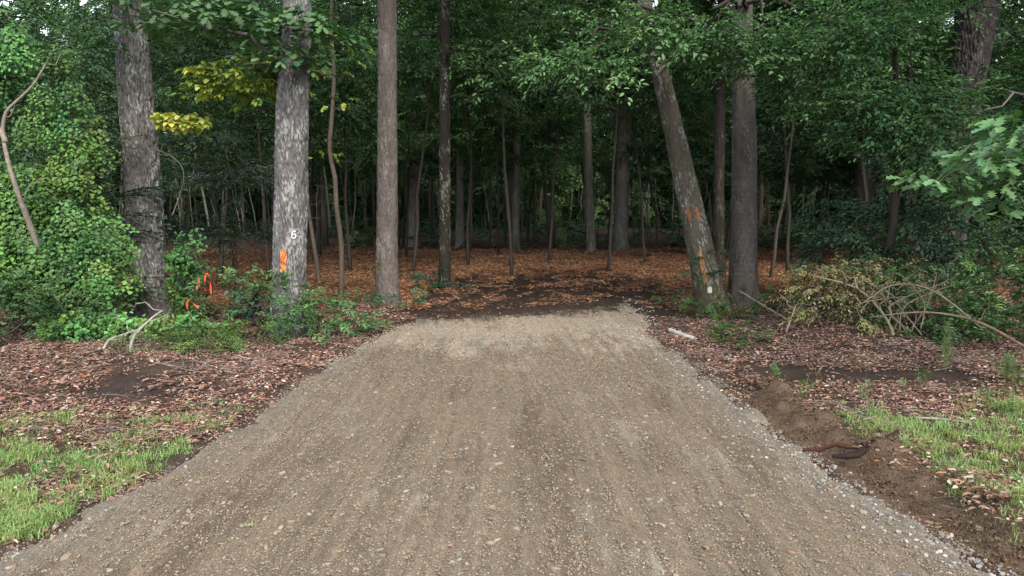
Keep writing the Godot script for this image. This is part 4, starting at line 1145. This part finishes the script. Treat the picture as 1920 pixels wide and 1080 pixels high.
	shrub("dead_bush", Vector3(6.3, 0, -13.2), "dead bush of tan withered leaves by the brush pile", "bush", [[Vector3(6.1, 0.95, -13.2), 0.6, 0.45, 70], [Vector3(6.8, 1.05, -13.3), 0.55, 0.4, 40], [Vector3(5.7, 0.6, -13.0), 0.5, 0.35, 44], [Vector3(7.3, 1.15, -13.2), 0.4, 0.3, 24], [Vector3(6.6, 0.45, -12.7), 0.6, 0.3, 36]], [Color(0.27, 0.22, 0.115), Color(0.34, 0.28, 0.15), Color(0.20, 0.165, 0.085), Color(0.17, 0.20, 0.075), Color(0.22, 0.23, 0.09)], "tan", 1.0, M.dry_leaf, "", 9, Color(0.20, 0.165, 0.13))
	shrub("leafy_shrub", Vector3(6.9, 0, -13.4), "green leafy regrowth in the middle of the dead bush", "shrub", [[Vector3(6.75, 1.0, -13.05), 0.3, 0.25, 24], [Vector3(7.2, 1.2, -13.2), 0.3, 0.2, 14]], GREEN_BRIGHT, "ever", 0.7, M.leaf)
	shrub("evergreen_shrub", Vector3(8.6, 0, -13.2), "dense glossy evergreen shrub at the right behind the bent branch", "shrub", [[Vector3(8.0, 0.7, -13.0), 0.8, 0.55, 90], [Vector3(9.0, 0.9, -13.0), 0.8, 0.7, 90], [Vector3(9.6, 1.3, -13.4), 0.8, 0.8, 70], [Vector3(8.4, 0.35, -12.2), 0.7, 0.3, 60], [Vector3(7.4, 0.4, -12.6), 0.5, 0.3, 40]], [Color(0.09, 0.18, 0.055), Color(0.125, 0.235, 0.07), Color(0.065, 0.135, 0.045)], "ever", 0.95, M.glossy_leaf)
	shrub("evergreen_shrub", Vector3(9.0, 0, -15.5), "dark thicket behind the dead bush under the young oak", "shrub", [[Vector3(7.6, 1.3, -15.6), 0.9, 0.7, 60], [Vector3(8.8, 1.7, -15.4), 1.1, 0.9, 80], [Vector3(10.2, 2.0, -15.2), 1.1, 1.1, 80], [Vector3(9.6, 3.2, -16.0), 1.1, 0.8, 60], [Vector3(7.4, 2.3, -16.4), 0.7, 0.5, 30]], GREEN_EVER, "mid", 1.2, M.leaf)
	for q in [[3.75, -8.75, 0.42], [4.55, -8.7, 0.3], [5.6, -9.3, 0.35], [3.55, -9.1, 0.25], [7.3, -9.6, 0.3], [7.9, -8.9, 0.3], [6.1, -8.2, 0.2]]:
		weed(Vector3(q[0], 0, q[1]), q[2])
	plume(Vector3(6.55, 0, -10.3), 0.75)
	plume(Vector3(7.1, 0, -9.7), 0.4)

func weed(p: Vector3, h: float) -> void:
	var o := base("verge_weed", Vector3(p.x, ground_y(p.x, p.z), p.z), "small upright green weed on the leafy verge beside the soil bank", "weed", "verge weeds")
	var s := Shape.new()
	for k in 3:
		var e := Vector3(rf(-0.12, 0.12), h * rf(0.6, 1.0), rf(-0.1, 0.1))
		stick(s, Vector3.ZERO, e, 0.005, 0.003, lin(0.10, 0.16, 0.05))
		for i in 16:
			var a := rf(0, TAU)
			leaf(s, e * rf(0.25, 1.0), Vector3(cos(a), rf(0.1, 0.7), sin(a)).normalized(), Vector3.UP, rf(0.05, 0.09), 0.018, vary(lin(0.13, 0.22, 0.07), 0.25), 0)
	put("foliage", s.commit(), M.leaf, o)

func plume(p: Vector3, h: float) -> void:
	var o := base("feathery_weed", Vector3(p.x, ground_y(p.x, p.z), p.z), "tall feathery pale green weed standing on the verge" if h > 0.5 else "short feathery pale green weed near the tall one", "weed")
	var s := Shape.new()
	for k in 3:
		var b := Vector3(rf(-0.06, 0.06), 0, rf(-0.06, 0.06))
		var e := b + Vector3(rf(-0.05, 0.05), h * rf(0.8, 1.0), rf(-0.05, 0.05))
		stick(s, b, e, 0.005, 0.002, lin(0.12, 0.17, 0.06))
		for i in 120:
			var t := rf(0.15, 1.0)
			var a := rf(0, TAU)
			var q := b.lerp(e, t)
			stick(s, q, q + Vector3(cos(a), rf(0.5, 1.3), sin(a)) * rf(0.05, 0.11) * (1.2 - t * 0.6), 0.0022, 0.001, vary(lin(0.15, 0.23, 0.085), 0.2))
	put("foliage", s.commit(), M.leaf, o)

# ---------- dead wood, ribbons ----------
func branch(called: String, label: String, pts: Array, r0: float, r1: float, c: Color, group := "", twigs := 0, category := "branch") -> Node3D:
	var o := base(called, pts[0], label, category, group)
	var cv := Curve3D.new()
	for p in pts: cv.add_point(p - pts[0])
	for i in range(1, pts.size() - 1):
		var d: Vector3 = (pts[i + 1] - pts[i - 1]) * 0.17
		cv.set_point_in(i, -d)
		cv.set_point_out(i, d)
	var n := 6 * pts.size()
	var line := []
	for i in n + 1: line.append(cv.sample_baked(cv.get_baked_length() * i / n, true))
	put("stem", tube_mesh(line, taper(r0, r1, n), 7, c, 0.25), M.bark, o)
	for i in twigs:
		var p: Vector3 = line[rng.randi_range(n / 4, n)]
		var e := p + Vector3(rf(-1, 1), rf(0.0, 1.0), rf(-0.5, 0.5)).normalized() * rf(0.2, 0.7)
		put("twig", tube_mesh(bend(p, e, 5, 0.08), taper(r1 * 0.8, 0.003, 5), 4, c), M.bark, o)
	return o

func make_drive_leaves() -> void:
	var tones := [lin(0.36, 0.15, 0.06), lin(0.30, 0.19, 0.12), lin(0.42, 0.33, 0.22), lin(0.20, 0.28, 0.10)]
	for i in 14:
		var z := -4.6 - 8.0 * pow(rng.randf(), 1.4)
		var x := rf(curve(EDGE_LEFT, z) + 0.4, curve(EDGE_RIGHT, z) - 0.4)
		var s := Shape.new()
		leaf(s, Vector3.ZERO, Vector3(0, 0.1, 1).normalized(), Vector3(0.2, 1, 0).normalized(), rf(0.06, 0.09), rf(0.04, 0.06), vary(tones[i % 4], 0.15), 3)
		var o := put("fallen_leaf", s.commit(), M.dry_leaf)
		o.position = Vector3(x, drive_y(x, z) + 0.015, z)
		o.rotation = Vector3(rf(-0.2, 0.2), rf(0, TAU), rf(-0.3, 0.3))
		tag(o, ["single orange brown leaf lying on the gravel", "single dull brown leaf lying on the gravel", "single pale tan leaf lying on the gravel", "single green leaf lying on the gravel"][i % 4], "leaf", "leaves blown onto the gravel")

func gy(x: float, z: float, up := 0.0) -> Vector3:
	return Vector3(x, floor_y(x, z) + up, z)

func make_dead_wood() -> void:
	branch("dead_branch", "bare pale dead branch sticking out of the vines", [Vector3(-8.66, 1.6, -12.75), Vector3(-8.7, 2.84, -12.3), Vector3(-8.82, 3.6, -12.3), Vector3(-8.75, 4.03, -12.3), Vector3(-8.46, 4.31, -12.3), Vector3(-8.21, 4.54, -12.3), Vector3(-7.95, 4.91, -12.3)], 0.055, 0.014, lin(0.36, 0.31, 0.27), "", 3)
	branch("dead_branch", "short forked stub of the pale dead branch at the frame edge", [Vector3(-8.8, 3.55, -12.3), Vector3(-8.89, 3.79, -12.3), Vector3(-9.25, 4.0, -12.3)], 0.045, 0.03, lin(0.36, 0.31, 0.27))
	branch("bare_twig", "thin bare twig arching between the two grey oaks", [Vector3(-7.3, 2.2, -15.0), Vector3(-6.95, 3.0, -14.9), Vector3(-7.1, 3.4, -14.9), Vector3(-7.5, 3.6, -14.9)], 0.012, 0.006, lin(0.38, 0.35, 0.32), "", 5)
	branch("fallen_branch", "long pale bent branch arching over the verge at the right", [gy(8.9, -10.4, 0.05), gy(8.42, -10.9, 0.10), Vector3(7.76, 0.52, -11.2), Vector3(7.23, 0.68, -11.3), Vector3(6.61, 0.72, -11.3), Vector3(5.95, 0.62, -11.4)], 0.038, 0.008, lin(0.26, 0.20, 0.145), "", 4)
	branch("fallen_branch", "thin arched bare branch over the dead bush", [Vector3(8.0, 0.4, -11.7), Vector3(7.3, 1.0, -12.0), Vector3(6.6, 1.05, -12.1), Vector3(6.2, 0.6, -12.2)], 0.018, 0.01, lin(0.30, 0.26, 0.21), "", 4)
	branch("fallen_branch", "bare branch slanting down through the dead bush", [Vector3(5.4, 1.2, -12.4), Vector3(6.1, 1.0, -12.2), Vector3(6.55, 0.55, -12.1), Vector3(6.7, 0.2, -12.0)], 0.012, 0.026, lin(0.30, 0.26, 0.20), "", 6)
	for i in 9:
		var a := Vector3(rf(6.4, 7.2), rf(0.1, 0.35), rf(-12.3, -11.9))
		branch("bare_shoot", "bare grey shoot fanning up from the brush beside the dead bush", [a, a + Vector3(rf(-0.5, 0.5), rf(0.3, 0.5), rf(-0.2, 0.2)), a + Vector3(rf(-1.0, 0.9), rf(0.6, 1.0), rf(-0.3, 0.3))], 0.010, 0.005, lin(0.30, 0.26, 0.215), "bare shoots in the brush", 2, "shoot")
	branch("cut_log", "short white barked log lying at the gravel edge", [gy(3.02, -13.1, 0.06), gy(3.15, -12.7, 0.07), gy(3.32, -12.35, 0.04)], 0.045, 0.04, lin(0.62, 0.60, 0.56), "", 0, "log")
	branch("broken_stick", "grey stick leaning against the tall smooth trunk", [gy(5.85, -14.3, 0.02), Vector3(5.5, 0.25, -15.0), Vector3(5.15, 0.5, -15.6)], 0.022, 0.016, lin(0.36, 0.32, 0.28), "", 0, "stick")
	branch("broken_stick", "upright pale snapped stick left of the brush pile", [gy(5.05, -12.6, 0.0), Vector3(5.1, 0.3, -12.6), Vector3(5.2, 0.62, -12.6)], 0.02, 0.012, lin(0.38, 0.34, 0.29), "", 3, "stick")
	branch("broken_stick", "pale stick lying on the leaves near the grass at the right", [gy(4.75, -7.95, 0.03), gy(4.98, -7.8, 0.04), gy(5.25, -7.75, 0.03)], 0.018, 0.012, lin(0.48, 0.43, 0.38), "", 1, "stick")
	branch("broken_stick", "curved thin stick on the leaves behind the soil clods", [gy(4.05, -8.7, 0.02), gy(4.15, -8.35, 0.04), gy(4.3, -8.05, 0.02)], 0.009, 0.006, lin(0.42, 0.37, 0.33), "", 2, "stick")
	branch("broken_stick", "forked pale stick standing on the left bank", [gy(-6.1, -10.9, 0.0), Vector3(-6.15, 0.35, -11.1), Vector3(-6.0, 0.6, -11.4), Vector3(-5.85, 0.72, -11.5)], 0.026, 0.014, lin(0.46, 0.42, 0.38), "", 3, "stick")
	branch("broken_stick", "pale crooked stick lying next to the forked stick", [gy(-6.6, -11.0, 0.02), Vector3(-6.55, 0.3, -11.1), Vector3(-6.2, 0.42, -11.4)], 0.022, 0.012, lin(0.44, 0.40, 0.37), "", 2, "stick")
	branch("broken_stick", "grey post like stub under the vine mound", [gy(-7.4, -12.6, 0.0), Vector3(-7.5, 0.95, -12.75)], 0.035, 0.028, lin(0.34, 0.31, 0.29), "", 0, "stick")
	for i in 26:
		var left := i % 2 == 0
		var x := rf(-7.2, -3.8) if left else rf(3.6, 7.5)
		var z := rf(-12.0, -9.4) if left else rf(-13.0, -8.6)
		if drive_in(x, z) > -0.3: continue
		var a := rf(0, TAU)
		var l := rf(0.25, 0.7)
		branch("fallen_twig", "thin dry grey twig lying on the brown leaves of the left bank" if left else "thin dry twig lying on the brown leaves of the right verge", [gy(x, z, 0.02), gy(x + cos(a) * l * 0.5, z + sin(a) * l * 0.5, 0.06), gy(x + cos(a + 0.3) * l, z + sin(a + 0.3) * l, 0.03)], 0.008, 0.003, vary(lin(0.26, 0.225, 0.20), 0.25), "twigs on the left bank" if left else "twigs on the right verge", 2, "twig")
	# dark forked root pulled out of the soil at the edge of the gravel
	var o := base("dark_root", gy(3.85, -6.85, 0.05), "dark forked root lying on the soil at the gravel edge", "root")
	var p := o.position
	var j := gy(3.55, -6.75, 0.06) - p
	put("root_arm", tube_mesh(bend(Vector3(0.1, 0.04, -0.02), j, 6, 0.04), taper(0.022, 0.03, 6), 7, lin(0.045, 0.03, 0.025), 0.3), M.bark, o)
	put("root_arm", tube_mesh(bend(j, gy(2.98, -6.85, 0.05) - p, 8, 0.03), taper(0.022, 0.018, 8), 7, lin(0.085, 0.036, 0.027), 0.25), M.bark, o)
	put("root_arm", tube_mesh([j, j + Vector3(-0.06, 0.0, 0.12), j + Vector3(-0.17, -0.01, 0.22), j + Vector3(-0.3, -0.015, 0.25), j + Vector3(-0.42, -0.02, 0.23)], [0.026, 0.03, 0.032, 0.03, 0.02], 7, lin(0.04, 0.028, 0.024), 0.3), M.bark, o)
	# orange marking ribbon
	ribbon([Vector3(-6.24, 0.72, -14.0), Vector3(-6.22, 0.98, -14.0), Vector3(-6.20, 1.08, -14.02), Vector3(-6.12, 0.98, -13.98), Vector3(-6.10, 0.66, -13.96)], 0.016, "tall loop of orange ribbon tied to the small shrub")
	ribbon([Vector3(-6.42, 0.96, -14.02), Vector3(-6.34, 0.95, -13.98), Vector3(-6.36, 0.86, -13.96), Vector3(-6.37, 0.76, -13.95)], 0.017, "small orange ribbon knot left of the tall ribbon loop")
	ribbon([Vector3(-6.42, 0.28, -13.6), Vector3(-6.43, 0.5, -13.6), Vector3(-6.38, 0.60, -13.6), Vector3(-6.28, 0.52, -13.56), Vector3(-6.16, 0.44, -13.5)], 0.018, "lowest orange ribbon hanging near the ground in the shrub")

func ribbon(pts: Array, w: float, label: String) -> void:
	var o := base("marking_ribbon", pts[0], label, "ribbon", "orange marking ribbons")
	var cv := Curve3D.new()
	for p in pts: cv.add_point(p - pts[0])
	for i in range(1, pts.size() - 1):
		var d: Vector3 = (pts[i + 1] - pts[i - 1]) * 0.17
		cv.set_point_in(i, -d)
		cv.set_point_out(i, d)
	var s := Shape.new()
	var n := 22
	var last := []
	for i in n + 1:
		var p := cv.sample_baked(cv.get_baked_length() * i / n, true)
		var tw := 0.9 * sin(i * 0.55) + 0.2
		var side := Vector3(cos(tw), 0.15, sin(tw)) * w
		var now := [p - side, p + side]
		if i > 0: s.quad(last[0], last[1], now[1], now[0], Color.WHITE)
		last = now
	put("tape", s.commit(), M.tape, o)

func _ready() -> void:
	rng.seed = 20231
	na.noise_type = FastNoiseLite.TYPE_SIMPLEX_SMOOTH
	na.frequency = 1.0
	na.seed = 4
	na.fractal_octaves = 2
	nb.noise_type = FastNoiseLite.TYPE_SIMPLEX_SMOOTH
	nb.frequency = 1.0
	nb.seed = 17
	nb.fractal_octaves = 2
	# camera, sky, sun, exposure
	var cam := Camera3D.new()
	cam.name = "camera"
	cam.position = Vector3(0, 2.6, 0)
	cam.rotation_degrees = Vector3(-7.43, 0, 0)
	cam.fov = 45.0
	cam.near = 0.1
	cam.far = 900.0
	add_child(cam)
	cam.current = true
	var env := Environment.new()
	env.background_mode = Environment.BG_SKY
	var sky := ProceduralSkyMaterial.new()
	sky.sky_top_color = Color(0.80, 0.85, 0.90)
	sky.sky_horizon_color = Color(0.86, 0.89, 0.92)
	sky.sky_curve = 0.2
	sky.ground_bottom_color = Color(0.25, 0.24, 0.22)
	sky.ground_horizon_color = Color(0.6, 0.62, 0.62)
	sky.sun_angle_max = 1.0
	env.sky = Sky.new()
	env.sky.sky_material = sky
	env.tonemap_mode = Environment.TONE_MAPPER_LINEAR
	env.tonemap_exposure = 3.3
	env.sdfgi_enabled = true
	env.ssao_enabled = true
	env.ssil_enabled = true
	var we := WorldEnvironment.new()
	we.name = "environment"
	we.environment = env
	add_child(we)
	var sun := DirectionalLight3D.new()
	sun.name = "sun"
	sun.light_energy = 0.5
	sun.light_color = Color(1.0, 0.97, 0.92)
	sun.light_angular_distance = 25.0
	sun.shadow_enabled = true
	sun.rotation_degrees = Vector3(-40, 18, 0)
	add_child(sun)
	make_materials()
	make_leaf_meshes()
	make_ground()
	make_trees()
	make_woods()
	make_plants()
	make_dead_wood()
	make_floor_cover()
	make_drive_leaves()
